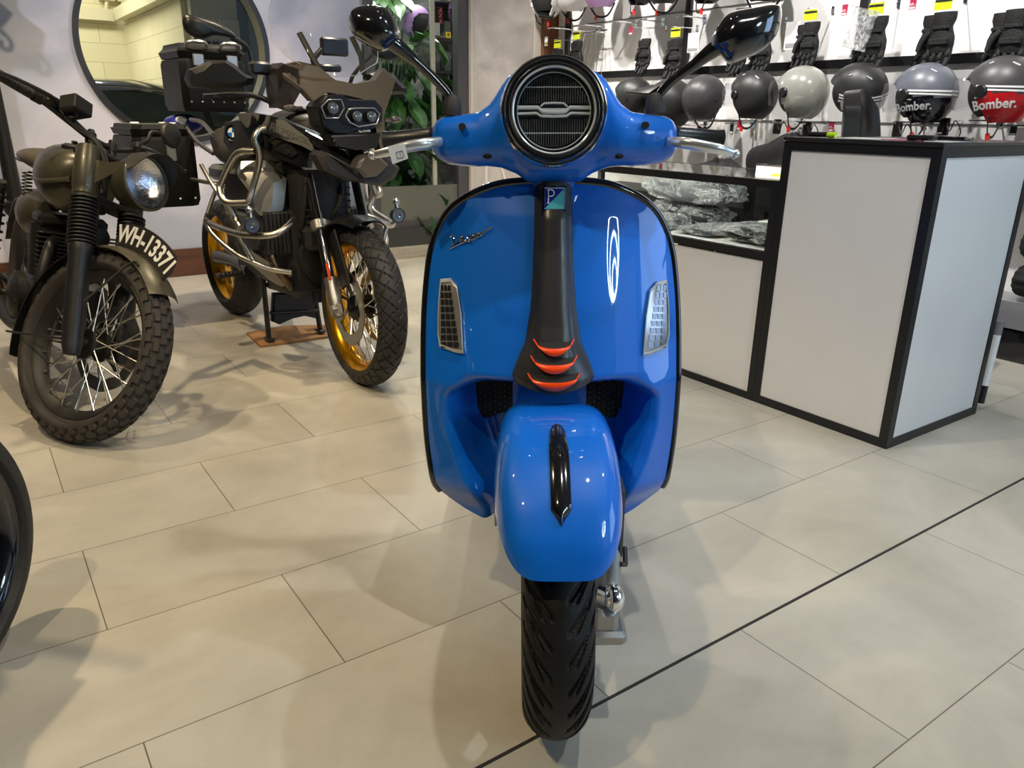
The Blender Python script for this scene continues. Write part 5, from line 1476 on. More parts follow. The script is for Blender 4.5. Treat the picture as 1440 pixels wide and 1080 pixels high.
# skid plate
bpoly('skid_plate', mat('skid_alloy', (.30, .28, .25), .35, .9), [(352, 352, -.50), (385, 372, -.42), (412, 385, -.38), (408, 400, -.40), (406, 410, -.46), (385, 396, -.50), (356, 372, -.58)], .06)
# tank and side fairing
mb = MB(g)
mb.rings([[V((x, math.cos(2*PI*k/24)*w_, z+math.sin(2*PI*k/24)*h)) for k in range(24)] for x, w_, z, h in
          ((-.36, .06, 1.02, .06), (-.42, .14, 1.0, .11), (-.55, .17, .99, .13), (-.70, .15, .97, .12), (-.84, .09, .93, .08), (-.90, .05, .90, .04))])
mb.build('fuel_tank', GYD, gs, sharp=70)
mb = MB(g)
mb.rings([[V((x, math.copysign(abs(math.cos(2*PI*k/20))**.7, math.cos(2*PI*k/20))*w_, z+math.sin(2*PI*k/20)*h)) for k in range(20)] for x, w_, z, h in
          ((-.70, .08, .97, .05), (-.78, .15, .94, .08), (-.92, .20, .91, .09), (-1.06, .20, .93, .09), (-1.18, .17, .97, .07), (-1.28, .12, .99, .04))])
mb.build('rider_seat', mat('seat_vinyl', (.035, .030, .027), .5), gs, sharp=70)
# right flank panels
def flank(sd):
    def Q(px, py, x):
        p = P(px, py, x)
        return p if sd < 0 else V((p.x, -p.y, p.z))
    out = []
    def pl(name, mt, pts, lift=.015, inset=.9, th=.03):
        q = [Q(*p) for p in pts]; c = sum(q, V((0, 0, 0)))/len(q)
        mb = MB(g); nrm = V((.45, sd*.85, .1)).normalized()
        mb.rings([[p-nrm*th for p in q], q, [c+(p-c)*inset+nrm*lift for p in q]]); return mb.build(name, mt, gs, sharp=20)
    pl('roundel_panel', GYD, [(318, 172, -.74), (338, 168, -.62), (362, 170, -.52), (375, 180, -.46), (366, 205, -.48), (352, 222, -.54), (330, 222, -.66), (316, 200, -.76)], .02)
    pl('upper_flank', GB, [(332, 160, -.60), (356, 158, -.50), (392, 164, -.38), (440, 185, -.20), (478, 212, -.06), (502, 240, .04), (498, 243, .03), (462, 224, -.06), (425, 205, -.18), (380, 190, -.36), (345, 178, -.52)], .012, .96)
    pl('gloss_stripe', GG, [(430, 182, -.20), (458, 196, -.12), (482, 212, -.04), (504, 240, .06), (496, 242, .05), (470, 224, -.03), (438, 200, -.14)], .02, .9)
    pl('radiator_shroud', GB, [(372, 186, -.42), (378, 178, -.42), (400, 180, -.34), (430, 204, -.24), (435, 214, -.22), (432, 236, -.22), (420, 234, -.26), (392, 224, -.36), (376, 210, -.42)], .03, .86)
    pl('shroud_intake', DARK, [(380, 192, -.37), (392, 188, -.34), (412, 200, -.27), (424, 216, -.23), (414, 222, -.26), (392, 212, -.33)], .022, .96)
    mb = MB(g); nrm = V((.45, sd*.85, .1)).normalized()
    for k in range(4):
        a_, b_ = Q(383+k*7, 200+k*4, -.36+k*.03)+nrm*.026, Q(399+k*5, 193+k*6.5, -.32+k*.025)+nrm*.026
        mb.tube([a_, a_.lerp(b_, .5)+V((0, 0, .004)), b_], .003, n=6, sub=2)
    mb.build('intake_bars', GYD, gs)
    # roundel
    c = Q(332, 188, -.67); nrm = V((.62, sd*.75, .16)).normalized(); c = c+nrm*.025
    mb = MB(g); mb.lathe([(.0, .0), (.033, 0), (.035, .004), (.033, .007), (.0, .007)], c, nrm, 28); rd_ = mb.build('roundel', BLKG, gs)
    mb = MB(g); mb.torus(c+nrm*.008, nrm, .033, .0014, 32, 6).torus(c+nrm*.008, nrm, .021, .001, 32, 6); mb.build('roundel_ring', CHR, rd_)
    x_, y_, z_ = frame(nrm, (0, 0, 1))
    for k, mt in enumerate((mat('roundel_white', (.85, .86, .88), .3), mat('roundel_blue', srgb(20, 110, 200), .3))):
        mb = MB(g)
        for h in (0, 1):
            a0 = PI/2*(k+2*h); pts = [c+nrm*.0078]+[c+nrm*.0078+(x_*math.cos(a0+PI/2*i/8)+y_*math.sin(a0+PI/2*i/8))*.0205 for i in range(9)]
            mb.prism(pts, nrm*.0008)
        mb.build('roundel_quarters', mt, rd_)
flank(-1); flank(1)
# model lettering along the upper flank
mb = MB(g)
def ontop(p):
    a_, b_ = P(378, 172, -.37), P(448, 204, -.15)
    d = (b_-a_); L_ = d.length; up_ = V((-.25, -.25, 1)).normalized(); nr = d.cross(up_).normalized()
    if nr.y > 0: nr = -nr
    return a_.lerp(b_, .5)+d.normalized()*p.x+(up_-d.normalized()*up_.dot(d.normalized())).normalized()*p.y+nr*(.032+p.z)
text_mb(mb, 'R1250 GS', .048, None, .0006, .0008, ontop, shear=.2)
mb.build('model_lettering', mat('letter_grey', (.15, .14, .13), .4), gs)
# nose: headlamp unit
bpoly('headlamp_surround', GY, [(395, 92, -.34), (420, 86, -.26), (445, 92, -.16), (470, 112, -.08), (500, 118, -.05), (528, 112, -.08), (540, 96, -.14), (556, 112, -.16), (548, 140, -.10), (540, 160, -.06), (542, 196, -.04), (536, 216, -.02), (520, 142, -.02), (485, 134, -.02), (458, 130, -.04), (440, 142, -.08), (424, 124, -.14), (398, 104, -.3)], .05, inset=.97, lift=.008)
bpoly('side_cowl', GYD, [(386, 96, -.34), (396, 88, -.32), (418, 96, -.24), (421, 130, -.16), (410, 150, -.22), (392, 152, -.34), (388, 130, -.36)], .10, lift=.02)
hu = bpoly('headlight', mat('headlamp_black', (.008, .008, .009), .35, spec=.15), [(446, 150, -.03), (458, 134, -.02), (480, 132, .0), (490, 140, .0), (528, 140, -.01), (538, 152, -.02), (538, 170, -.01), (524, 182, .0), (502, 184, .01), (486, 188, .01), (470, 188, .0), (452, 176, -.02)], .10, lift=.006, inset=.95)
for px, py, r in ((468, 152, .024), (502, 164, .021), (522, 164, .021)):
    c = P(px, py, .016)
    mb = MB(g); mb.lathe([(.0, -.004), (r*.8, -.002), (r, .003), (r*.9, .008), (r*.5, .012), (0, .013)], c, (1, 0, .05), 8 if px < 480 else 24); mb.build('projector_lens', mat('projector', (.16, .18, .20), .1, .5, coat=1), hu)
mb = MB(g); mb.tube([P(490, 154, .02), P(498, 152, .022), P(526, 152, .02), P(534, 160, .018), P(530, 174, .018), P(504, 178, .022), P(492, 172, .022), P(486, 163, .022), P(490, 154, .02)], .003, n=6)
mb.tube([P(452, 150, .01), P(462, 140, .015), P(480, 140, .02), P(484, 152, .022), P(476, 166, .02), P(458, 166, .014), P(452, 150, .01)], .0025, n=6)
mb.build('daytime_light', mat('drl', (.45, .48, .5), .2, .6), hu)
bpoly('lower_nose_grille', GB, [(462, 190, .0), (536, 186, .0), (530, 208, .02), (500, 212, .03), (472, 206, .02)], .08)
mb = MB(g)
for k in range(3): mb.tube([P(466+k*3, 192+k*6, .015+k*.004), P(534-k*2, 190+k*6, .012+k*.004)], .005, n=6, flat=.5)
mb.build('grille_slats', GY, gs)
bpoly('beak', GYD, [(444, 218, .0), (452, 212, .0), (470, 222, .04), (500, 240, .10), (516, 216, .02), (526, 214, .02), (548, 222, .02), (562, 236, .0), (556, 250, .02), (535, 262, .07), (512, 258, .10), (486, 254, .08), (456, 240, .03)], .06, lift=.015, inset=.86)
bpoly('beak_centre', GY, [(500, 236, .10), (508, 218, .05), (530, 216, .05), (546, 232, .07), (530, 248, .10), (512, 250, .12)], .05, lift=.014, inset=.8)
# screen
scr = [[(384, 62, -.40), (378, 20, -.42), (386, -14, -.44)], [(410, 84, -.28), (400, 20, -.34), (402, -30, -.40)], [(440, 98, -.20), (430, 20, -.28), (430, -40, -.36)], [(475, 108, -.16), (470, 20, -.26), (468, -42, -.35)], [(502, 106, -.18), (505, 30, -.28), (500, -36, -.36)], [(530, 88, -.24), (532, 40, -.32), (526, -20, -.38)]]
def scp(i, j):
    k = min(int(i*5), 4); f_ = i*5-k
    def col(c):
        a_, b_, d_ = [P(*p) for p in c]
        t = j
        return a_*((1-t)*(1-2*t))+b_*(4*t*(1-t))+d_*(t*(2*t-1))
    return col(scr[k]).lerp(col(scr[k+1]), f_)
mb = MB(g); mb.grid(scp, 30, 16, thick=.004); mb.build('windscreen', glass('screen_clear', (.97, .97, .97), .0, 1.5), gs)
rimp = [scp(0, 1-k/8) for k in range(8)]+[scp(k/20, 0) for k in range(21)]+[scp(1, k/8) for k in range(1, 9)]
mb = MB(g); mb.tube(rimp, .0018, n=6, sub=2); mb.build('screen_edge', mat('screen_edge', (.7, .7, .68), .15, .4), gs)
for pts in ([(421, 46, -.30), (438, 78, -.26), (451, 100, -.22)], [(495, 52, -.30), (508, 80, -.26), (511, 104, -.22)]):
    MB(g).tube([P(*p) for p in pts], .013, n=8, flat=.5).build('screen_arm', GYD, gs)
# instrument
MB(g).box(P(470, 66, -.50), (.03, .13, .075), bev=.008).build('display_unit', BLKS, gs)
MB(g).tube([P(450, 100, -.46), P(440, 86, -.46), P(452, 70, -.48)], .012, sub=3).box(P(463, 96, -.44), (.05, .10, .03), bev=.008).build('navigation_mount', BLKS, gs)
# handlebar, hand guards, mirrors
mb = MB(g); mb.tube([V((-.50, -.40, 1.16)), V((-.45, -.22, 1.17)), V((-.42, -.08, 1.12)), V((-.42, .08, 1.12)), V((-.45, .22, 1.17)), V((-.50, .40, 1.16))], .012, sub=4).build('handlebar', BLKS, gs)
mb = MB(g); mb.box(P(365, 96, -.42), (.05, .085, .05), bev=.01); mb.build('brake_reservoir', BLKS, gs)
def hguard(pts_out, pts_top, name):
    q = [P(*p) for p in pts_out]; t_ = [P(*p) for p in pts_top]
    mb = MB(g); mb.rings([[p+V((-.05, 0, 0)) for p in q], q, t_], cap=(True, True)); return mb.build(name, GB, gs, sharp=25)
hguard([(264, 110, -.42), (268, 98, -.40), (284, 92, -.37), (296, 86, -.36), (318, 84, -.35), (332, 92, -.35), (344, 104, -.34), (358, 110, -.33), (356, 118, -.33), (334, 124, -.34), (300, 125, -.36), (270, 122, -.40)],
       [(270, 111, -.39), (275, 104, -.37), (287, 100, -.35), (298, 90, -.34), (317, 88, -.33), (328, 95, -.33), (339, 104, -.32), (348, 110, -.31), (346, 114, -.31), (330, 117, -.32), (300, 117, -.34), (275, 117, -.37)], 'hand_guard')
hguard([(520, 104, -.36), (532, 101, -.36), (552, 102, -.37), (564, 116, -.39), (573, 124, -.41), (572, 132, -.41), (540, 134, -.38), (527, 128, -.36)],
       [(527, 108, -.34), (535, 106, -.34), (549, 107, -.35), (558, 117, -.36), (566, 124, -.38), (564, 128, -.38), (542, 129, -.36), (531, 124, -.34)], 'hand_guard')
MB(g).tube([V((-.48, -.24, 1.165)), V((-.49, -.37, 1.16))], .016).build('grip', BLKS, gs)
MB(g).tube([V((-.48, .24, 1.165)), V((-.49, .37, 1.16))], .016).build('grip', BLKS, gs)
mb = MB(g); mb.tube([P(352, 96, -.44), P(353, 84, -.44), P(347, 66, -.44), P(325, 52, -.44)], [.010, .009, .009, .012], n=10, sub=4); ms = mb.build('mirror_stem', BLKS, gs)
mc5 = crom([(x, y, 0) for x, y in [(256, 32), (258, 22), (268, 20), (290, 26), (310, 34), (328, 46), (332, 53), (322, 53), (302, 50), (285, 55), (272, 52), (260, 44), (256, 32)]], 4)[:-1]
def mrg(k, x): return [P(296+(p.x-296)*k, 40+(p.y-40)*k, x) for p in mc5]
mb = MB(g); mb.rings([mrg(.4, -.405), mrg(.75, -.41), mrg(.95, -.425), mrg(1, -.44), mrg(.96, -.45)]); mb.build('mirror_shell', BLKS, ms, sharp=60)
mb = MB(g); mb.tube([V((-.48, .24, 1.17)), V((-.48, .26, 1.26)), V((-.46, .36, 1.36))], .009, sub=3); ms2 = mb.build('mirror_stem', BLKS, gs)
MB(g).ell((-.45, .43, 1.39), (.02, .09, .055)).build('mirror_shell', BLKS, ms2)
for px, py in ((408, 152), (556, 168)):
    mb = MB(g); c = P(px, py, -.16 if px < 500 else -.10); mb.tube([c+V((0, .05 if px < 500 else -.05, 0)), c], .008).ell(c, (.016, .028, .014)); mb.build('turn_signal', mat('smoked_amber', (.10, .08, .07), .2, coat=1), gs)
# frame, footpegs, rear structure (bronze-grey tubes)
for pts in ([(283, 232, -1.05), (300, 262, -.92), (316, 285, -.85), (322, 300, -.8)], [(270, 252, -1.15), (300, 258, -.95), (312, 256, -.9)], [(292, 300, -.95), (304, 268, -.95), (318, 262, -.92)], [(252, 168, -1.35), (262, 180, -1.25), (278, 200, -1.1), (300, 216, -.95)], [(268, 168, -1.3), (284, 172, -1.2), (300, 190, -1.0)]):
    bar(pts, .010, mir=False, name='rear_frame_tube')
MB(g).box((-.93, 0, .74), (.50, .28, .24), bev=.04).box((-.85, 0, .50), (.4, .30, .34), bev=.04).box((-1.2, 0, .80), (.5, .22, .08), bev=.02).build('rear_body', GB, gs)
mb = MB(g); mb.tube([V((-.90, -.13, .36)), V((-1.2, -.10, .36)), V((-1.52, -.08, .335))], [.035, .03, .04], sub=3); mb.build('swingarm', GB, gs)
for sd in (-1, 1):
    mb = MB(g); mb.box((-.86, sd*.25, .36), (.05, .12, .018), bev=.003)
    for k in range(6): mb.box((-.835, sd*(.20+k*.02), .374), (.012, .008, .012))
    mb.build('footpeg', GYD, gs)
# rear wheel
wr = g @ Matrix.Translation((-1.52, 0, .325))
spoke_wheel(gs, wr, .325, .17, .23, .11, gtread, GOLD, RUB, mat('spoke_bright', (.75, .74, .7), .25, 1), GB, 24, names=('rear_tyre', 'rear_rim', 'rear_hub'), disc=(), nu=260, nv=36)
# centre stand
for py0, px0, px1, py1, y_ in ((372, 368, 378, 474, -1), (372, 436, 450, 462, 1)):
    a_, b_ = P(px0, py0, -.80), P(px1, py1, -.80); b_.z = .028
    mb = MB(g); mb.tube([a_, b_+V((0, 0, .005))], .013, n=10); mb.box(b_, (.07, .035, .016), bev=.004); mb.build('centre_stand_leg', BLKS, gs)
bpoly('centre_stand_plate', GB, [(384, 412, -.80), (441, 410, -.80), (446, 448, -.80), (428, 444, -.80), (410, 448, -.80), (392, 456, -.80), (382, 452, -.80)], .02)
MB(g).tube([P(380, 440, -.79), P(446, 437, -.79)], .010).build('centre_stand_brace', BLKS, gs)
# top case
cc = P(300, 150, -1.50)
T0 = Matrix.Translation((-1.50, cc.y+.00, 0))
case = g
tcx, tcy = -1.50, P(304, 110, -1.32).y
z0, z1, z2 = P(300, 157, -1.32).z, P(300, 84, -1.32).z, P(300, 62, -1.32).z
wy = (P(350, 110, -1.32).y-P(256, 110, -1.32).y)
ALB = mat('case_black', (.006, .006, .006), .45, spec=.25)
def pbox(mb, cx, cy, z0, z1, sx, sy, ch=.03, top=1.0, tx=1.0):
    def ring(z, k, kx):
        X, Y = sx/2*kx, sy/2*k
        return [V((cx+a, cy+b_, z)) for a, b_ in ((X-ch, -Y), (X, -Y+ch), (X, Y-ch), (X-ch, Y), (-X+ch, Y), (-X, Y-ch), (-X, -Y+ch), (-X+ch, -Y))]
    mb.rings([ring(z0, .94, .94), ring(z0+.03, 1, 1), ring(z1-.02, top, tx), ring(z1, top*.96, tx*.96)]); return mb
mb = MB(g); pbox(mb, -1.50, tcy, z0, z1, .36, wy, .03)
tc_ = thing('top_case', 'black aluminium top case with silver latches on the rear of the adventure motorcycle', 'case', Matrix.Translation(GO)) if False else gs
bx_ = mb.build('top_case', ALB, gs, sharp=30)
mb = MB(g); pbox(mb, -1.50, tcy, z1+.004, z2, .37, wy*1.02, .03, .9, .9); mb.build('case_lid', ALB, bx_, sharp=30)
for dy in (-.24, .26):
    yy = tcy+dy*wy; xf = -1.50+.186
    mb = MB(g); mb.box((xf, yy, z1-.005), (.012, .055, .055), bev=.004); mb.tube([(xf-.01, yy-.05, z2-.015), (xf+.012, yy-.035, z2+.004), (xf+.012, yy+.035, z2+.004), (xf-.01, yy+.05, z2-.015)], .008, n=8, sub=3); mb.build('case_latch', SLV, bx_)
mb = MB(g)
for k in range(6): mb.ell((-1.50+.182, tcy-wy*.4+wy*.8*k/5, z0+.045), .005, n=8, m=6)
mb.build('rivets', SLV, bx_)
# side case (right of the bike = left in the photo)
for sd in (-1, 1):
    xF = -1.22
    pa, pb = P(184, 172, xF), P(272, 290, xF)
    y0_, y1_, zt_, zb_ = pa.y, P(276, 200, xF).y, P(230, 192, xF).z+.0, pb.z
    yc_ = (y0_+y1_)/2; wd_ = y1_-y0_
    if sd > 0: yc_ = -yc_-.12; 
    mb = MB(g); pbox(mb, xF-.22, yc_, zb_, zt_, .44, wd_, .035); sc_ = mb.build('side_case', ALB, gs, sharp=30)
    mb = MB(g); pbox(mb, xF-.22, yc_, zt_+.004, zt_+.055, .45, wd_*1.02, .035, .92, .96); mb.build('case_lid', ALB, sc_, sharp=30)
    mb = MB(g); mb.box((xF+.004, yc_+.02, zt_-.02), (.010, .06, .012)); mb.box((xF+.004, yc_+.02, zt_-.07), (.012, .045, .09), bev=.004); mb.build('case_latch', SLV, sc_)
    mb = MB(g)
    for dx, dy in ((-.12, -.3), (-.22, -.22), (-.12, .3), (-.22, .25)):
        mb.torus((xF+dx-.05, yc_+dy*wd_, zt_+.058), (0, 0, 1), .016, .005, 16, 6)
    for k in range(4): mb.ell((xF, yc_-wd_*.38+wd_*.76*k/3, zb_+.04), .005, n=8, m=6)
    mb.build('case_fittings', WHT, sc_)
# cardboard under the centre stand
cb = [onz(348, 478, .012), onz(366, 486, .012), onz(462, 470, .012), onz(458, 458, .012), onz(352, 466, .012)] if False else [hit(x, y, V((0, 0, .012)), V((0, 0, 1))) for x, y in ((347, 468), (366, 486), (480, 470), (474, 456), (400, 458))]
mb = MB(); mb.prism([p-V((0, 0, .011)) for p in cb], (0, 0, .011)); o = mb.build('cardboard_mat', wood('cardboard', srgb(150, 108, 66), srgb(176, 132, 86), (3, 3, 3), .8)); tag(o, 'brown cardboard piece under the centre stand of the adventure motorcycle', 'cardboard')
# blue and white bag strapped beside the side case
q0_ = G.x(258, 174, -1.62)
o = MB(G.M).ell(q0_, (.10, .10, .05), n=20).build('blue_bag', mat('blue_bag', srgb(24, 34, 130), .5)); tag(o, 'small blue bag with white print behind the right side case of the adventure motorcycle', 'bag')
MB(G.M).ell(q0_+V((.07, -.03, .018)), (.034, .03, .022), n=12).build('white_print', WHT, o)
# ============================================================ remaining things
# --- cast iron lamp post by the left wall
lv = 5.28; lu = uv(onv(31, 330, lv))[0]
lp = thing('lamp_post', 'black cast iron lamp post with scrolls at the left edge by the wall', 'lamp post', ROOM @ TR((lu, lv, 0)))
IRON = mat('cast_iron', (.014, .013, .013), .42, .3)
MB().lathe([(.17, 0), (.17, .03), (.14, .05), (.12, .14), (.13, .16), (.10, .20), (.075, .26), (.07, .30)], n=32).build('base', IRON, lp)
MB().lathe([(.062, .28), (.058, .46), (.066, .47), (.066, .49), (.045, .50), (.045, .52), (.062, .54), (.070, .57), (.062, .60), (.046, .61), (.043, .63), (.032, 1.2), (.026, 1.75), (.034, 1.77), (.034, 1.80), (.022, 1.82), (.022, 1.88)], n=24).build('shaft', IRON, lp)
for k in range(4):
    a = PI/4+PI/2*k+.4; d = V((math.cos(a), math.sin(a), 0))
    pts = [V((0, 0, 1.82))+d*.02, V((0, 0, 1.86))+d*.08, V((0, 0, 1.86))+d*.14, V((0, 0, 1.82))+d*.165, V((0, 0, 1.79))+d*.14, V((0, 0, 1.81))+d*.115, V((0, 0, 1.825))+d*.13]
    MB().tube(pts, .009, n=8, sub=5).build('scroll', IRON, lp)
MB().lathe([(.03, 1.88), (.17, 1.895), (.18, 1.91), (.06, 1.93), (.04, 1.96), (.09, 2.0), (.13, 2.28), (.15, 2.29), (.10, 2.36), (.02, 2.42), (.012, 2.46)], n=6).build('lantern', IRON, lp)

# --- road motorcycle cut by the left edge: only its front wheel shows
WR = .30
rc = hit(-136, 800, V((0, 0, WR)), V((0, 0, 1)))
sb = thing('motorcycle', 'black motorcycle cut by the left edge, only its white and black front wheel showing', 'motorcycle', Matrix.Translation((rc.x, rc.y, 0)))
wm = Matrix.Translation((0, 0, WR)) @ Matrix.Rotation(R(-95), 4, 'Z') @ Matrix.Rotation(PI, 4, 'Z') @ Matrix.Scale(-1, 4, (0, 1, 0))
mb = MB(wm); tyre(mb, (0, 0, 0), (0, 1, 0), WR, .12, .11, lambda th, s_: .003 if (th*14+abs(s_)*.8) % 1 < .07 and abs(s_) > .2 else 0, 300, 40, k0=1.75, rimw=.09); mb.build('front_tyre', RUB, sb)
mb = MB(wm); mb.lathe([(.232, -.045), (.242, -.047), (.236, -.036), (.224, -.03), (.215, 0), (.224, .03), (.236, .036), (.242, .047), (.232, .045), (.215, .03), (.206, 0), (.215, -.03)], (0, 0, 0), (0, 1, 0), 64, closed=True)
rm_ = mb.build('front_rim', BLKG, sb)
MB(wm).torus((0, -.046, 0), (0, 1, 0), .239, .0032, 64, 6).build('white_rim_line', WHT, rm_)
MB(wm).cyl((0, -.05, 0), (0, .05, 0), .035, n=24).build('front_hub', DKM, sb)
for k in range(7):
    a = 2*PI*k/7+.12; d = V((math.cos(a), 0, math.sin(a))); t_ = V((-math.sin(a), 0, math.cos(a)))
    mb = MB(wm)
    for s_ in (-1, 1):
        mb.rings([[d*r+t_*(s_*sp+e*wd)+V((0, yy, 0)) for e, yy in ((-1, -.022), (1, -.022), (1, .022), (-1, .022))] for r, sp, wd in ((.03, .008, .008), (.12, .014, .006), (.216, .030, .007))])
    sk = mb.build('spoke', BLKG, rm_)
    mb = MB(wm)
    mb.tube([d*.05-V((0, .024, 0))+t_*.016, d*.12-V((0, .024, 0))+t_*.021, d*.206-V((0, .024, 0))+t_*.039], .0022, n=6)
    mb.tube([d*.05-V((0, .024, 0))-t_*.016, d*.12-V((0, .024, 0))-t_*.021, d*.206-V((0, .024, 0))-t_*.039], .0022, n=6)
    mb.build('white_pinstripe', WHT, rm_)
for s_ in (-1, 1):
    MB(wm).tube([(0, s_*.09, -.02), (-.04, s_*.09, .1), (-.26, s_*.09, .60)], [.024, .026, .022], n=14, sub=2).build('fork_leg', BLKS, sb)
MB(wm).grid(lambda i, j: V((math.cos(R(70)+R(95)*j)*(.318-.02*(2*i-1)**2), (2*i-1)*.07, math.sin(R(70)+R(95)*j)*(.318-.02*(2*i-1)**2))), 10, 24, thick=.003).build('front_mudguard', BLKG, sb)
mb = MB(wm); mb.rings([[V((x, math.cos(2*PI*k/20)*w_, z+math.sin(2*PI*k/20)*h)) for k in range(20)] for x, w_, z, h in ((-.20, .05, .52, .06), (-.30, .14, .50, .16), (-.6, .17, .45, .24), (-1.0, .15, .45, .20), (-1.3, .12, .52, .10), (-1.7, .06, .60, .04))]); mb.build('fairing', BLKG, sb, sharp=70)
mb = MB(wm); tyre(mb, (-1.4, 0, 0), (0, 1, 0), WR, .17, .11, lambda th, s_: 0, 80, 20, k0=2.2); mb.build('rear_tyre', RUB, sb)
MB(wm).lathe([(.22, -.07), (.22, .07), (.03, .03), (.03, -.03)], (-1.4, 0, 0), (0, 1, 0), 40, closed=True).build('rear_rim', BLKG, sb)
MB(wm).tube([(-.30, -.30, .68), (-.26, 0, .66), (-.30, .30, .68)], .014, sub=3).build('handlebar', BLKS, sb)
MB(wm).tube([(-.8, -.1, -.05), (-.75, -.2, -.285)], .012).build('side_stand', BLKS, sb)

# --- black car in the garage
cv0, cv1 = 7.35, 9.05
def cu(px, py=140): return uv(onv(px, py, cv0))[0]
uA = cu(150)
car = thing('car', 'dark car parked in the bright block-walled room beyond the round window', 'car', ROOM)
CP = mat('car_paint', (.020, .022, .018), .15, coat=1)
prof = [(-2.6, .70, 0), (-2.2, .86, 0), (-1.5, .95, 0), (-.75, 1.36, 1), (-.2, 1.44, 1), (.3, 1.44, 1), (.9, 1.36, 1), (1.45, 1.18, 1), (1.75, 1.02, 0), (1.95, .80, 0)]
zr_ = onv(165, 111, 7.75).z
sc_z = zr_-1.44
mb = MB()
rg = []
for du, zt_, gh in prof:
    u = uA+du; zt_ += sc_z if gh else 0
    belt = min(zt_-.02, .96); iv = .22*(1 if gh else .15)
    rg.append([V((u, v_, z_)) for v_, z_ in ((cv0+.06, .22), (cv0, .45), (cv0+.01, .75), (cv0+.05, belt), (cv0+.05+iv, zt_-.05*gh), (cv0+.45, zt_), (cv1-.45, zt_), (cv1-.05-iv, zt_-.05*gh), (cv1-.05, belt), (cv1-.01, .75), (cv1, .45), (cv1-.06, .22))])
mb.rings(rg); mb.build('body', CP, car, sharp=50)
TG = mat('tinted_glass', (.07, .09, .07), .03, coat=1)
def side(u_, z_):   # point on the sloping glass plane
    zt_ = lin(u_-uA, [(a_, b_) for a_, b_, c_ in prof])+sc_z
    t_ = (z_-.96)/max(.05, (zt_-.05-.96)); return V((u_, cv0+.05+.22*min(1, max(0, t_))-.010, z_))
for a_, b_ in ((-1.05, -.10), (-.04, .78), (.84, 1.35)):
    zt = lambda du: lin(du, [(p_[0], p_[1]) for p_ in prof])+sc_z-.10
    q = [side(uA+a_+(.25 if a_ < -1 else 0), .97), side(uA+b_, .97), side(uA+b_, max(1.0, zt(b_))), side(uA+(a_+b_)/2, max(1.0, zt((a_+b_)/2))), side(uA+a_+(.33 if a_ < -1 else 0), max(1.0, zt(a_+.3) if a_ < -1 else zt(a_)))]
    MB().prism(q, (0, .008, 0)).build('side_window', TG, car)
mb = MB(); mb.tube([side(uA+du, lin(du, [(p_[0], p_[1]) for p_ in prof])+sc_z-.07)-V((0, .004, 0)) for du in (-.7, -.2, .3, .9, 1.4)], .008, n=6, sub=3); mb.build('chrome_strip', CHR, car)
MB().box((uA-.75, cv0-.06, 1.0), (.16, .14, .11), bev=.03).build('door_mirror', CP, car)
for du in (-1.75, 1.15):
    for v_ in (cv0+.10, cv1-.10):
        MB().lathe([(.0, -.1), (.20, -.1), (.31, -.08), (.32, 0), (.31, .08), (.20, .1), (0, .1)], (uA+du, v_, .32), (0, 1, 0), 32).build('wheel', RUB, car)

# --- behind the shop window: plants, helmets, cabinet
struct('wall_conservatory', MB().box((3.3, 7.6, 1.6), (2.0, .1, 3.2)), mat('dusk_green', srgb(78, 86, 74), .6), ROOM)
struct('wall_conservatory_side', MB().box((2.42, 6.75, 1.6), (.08, 1.6, 3.2)), mat('dusk_grey', srgb(120, 124, 118), .6), ROOM)
LEAF = mat('leaf_green', srgb(52, 96, 30), .35, var=.35, vscale=6)
LEAF2 = mat('leaf_dark', srgb(30, 66, 26), .35, var=.35, vscale=6)
def plant(label, u, v, h, nl, seed, mt, ll=.24, spread=.3, z0=0):
    rnd = random.Random(seed)
    th = thing('potted_plant', label, 'plant', ROOM @ TR((u, v, z0)))
    MB().lathe([(.10, 0), (.14, .02), (.16, .26), (.17, .27), (.17, .30), (.15, .30), (.15, .26), (0, .26)], n=24).build('pot', mat('pot_grey', (.25, .25, .24), .6), th)
    st_ = MB(); lf = MB()
    for k in range(nl):
        a = rnd.random()*2*PI; hh = h*(.25+.75*rnd.random()); rr_ = spread*(.3+.7*rnd.random())
        tip = V((math.cos(a)*rr_, math.sin(a)*rr_, hh)); mid = V((math.cos(a)*rr_*.3, math.sin(a)*rr_*.3, hh*.7+.1))
        st_.tube([(rnd.uniform(-.05, .05), rnd.uniform(-.05, .05), .25), mid, tip], .005, n=6, sub=3)
        d = V((math.cos(a), math.sin(a), rnd.uniform(-.9, .1))).normalized(); sx = d.cross(V((0, 0, 1))).normalized(); nn = sx.cross(d)
        L_ = ll*rnd.uniform(.7, 1.2)
        def LP(i, j, tip=tip, d=d, sx=sx, nn=nn, L_=L_):
            w_ = L_*.24*math.sin(PI*min(1, j*.96+.02))**.8
            return tip+d*(L_*j)+sx*((2*i-1)*w_)+nn*(-.25*L_*j*j+.05*abs(2*i-1))
        lf.grid(LP, 4, 8, thick=.0015)
    st_.build('stems', LEAF2, th); lf.build('foliage', mt, th, sharp=80)
pq = uv(onv(575, 60, 6.15)); plant('leafy green plant behind the shop window, seen around the left scooter mirror', pq[0]-.08, 6.25, 1.75, 85, 3, LEAF, .26, .26)
pq = uv(onv(560, 120, 6.0)); plant('darker broad-leaved plant behind the shop window above the left grip of the scooter', pq[0], 6.0, 1.15, 60, 8, LEAF2, .24, .24)
pq = uv(onv(535, 30, 6.6)); plant('tall plant behind the shop window next to the wall edge', pq[0]+.05, 6.55, 2.1, 70, 12, LEAF, .26, .24)
def at_v(x, y, v): return V(uv(onv(x, y, v)))
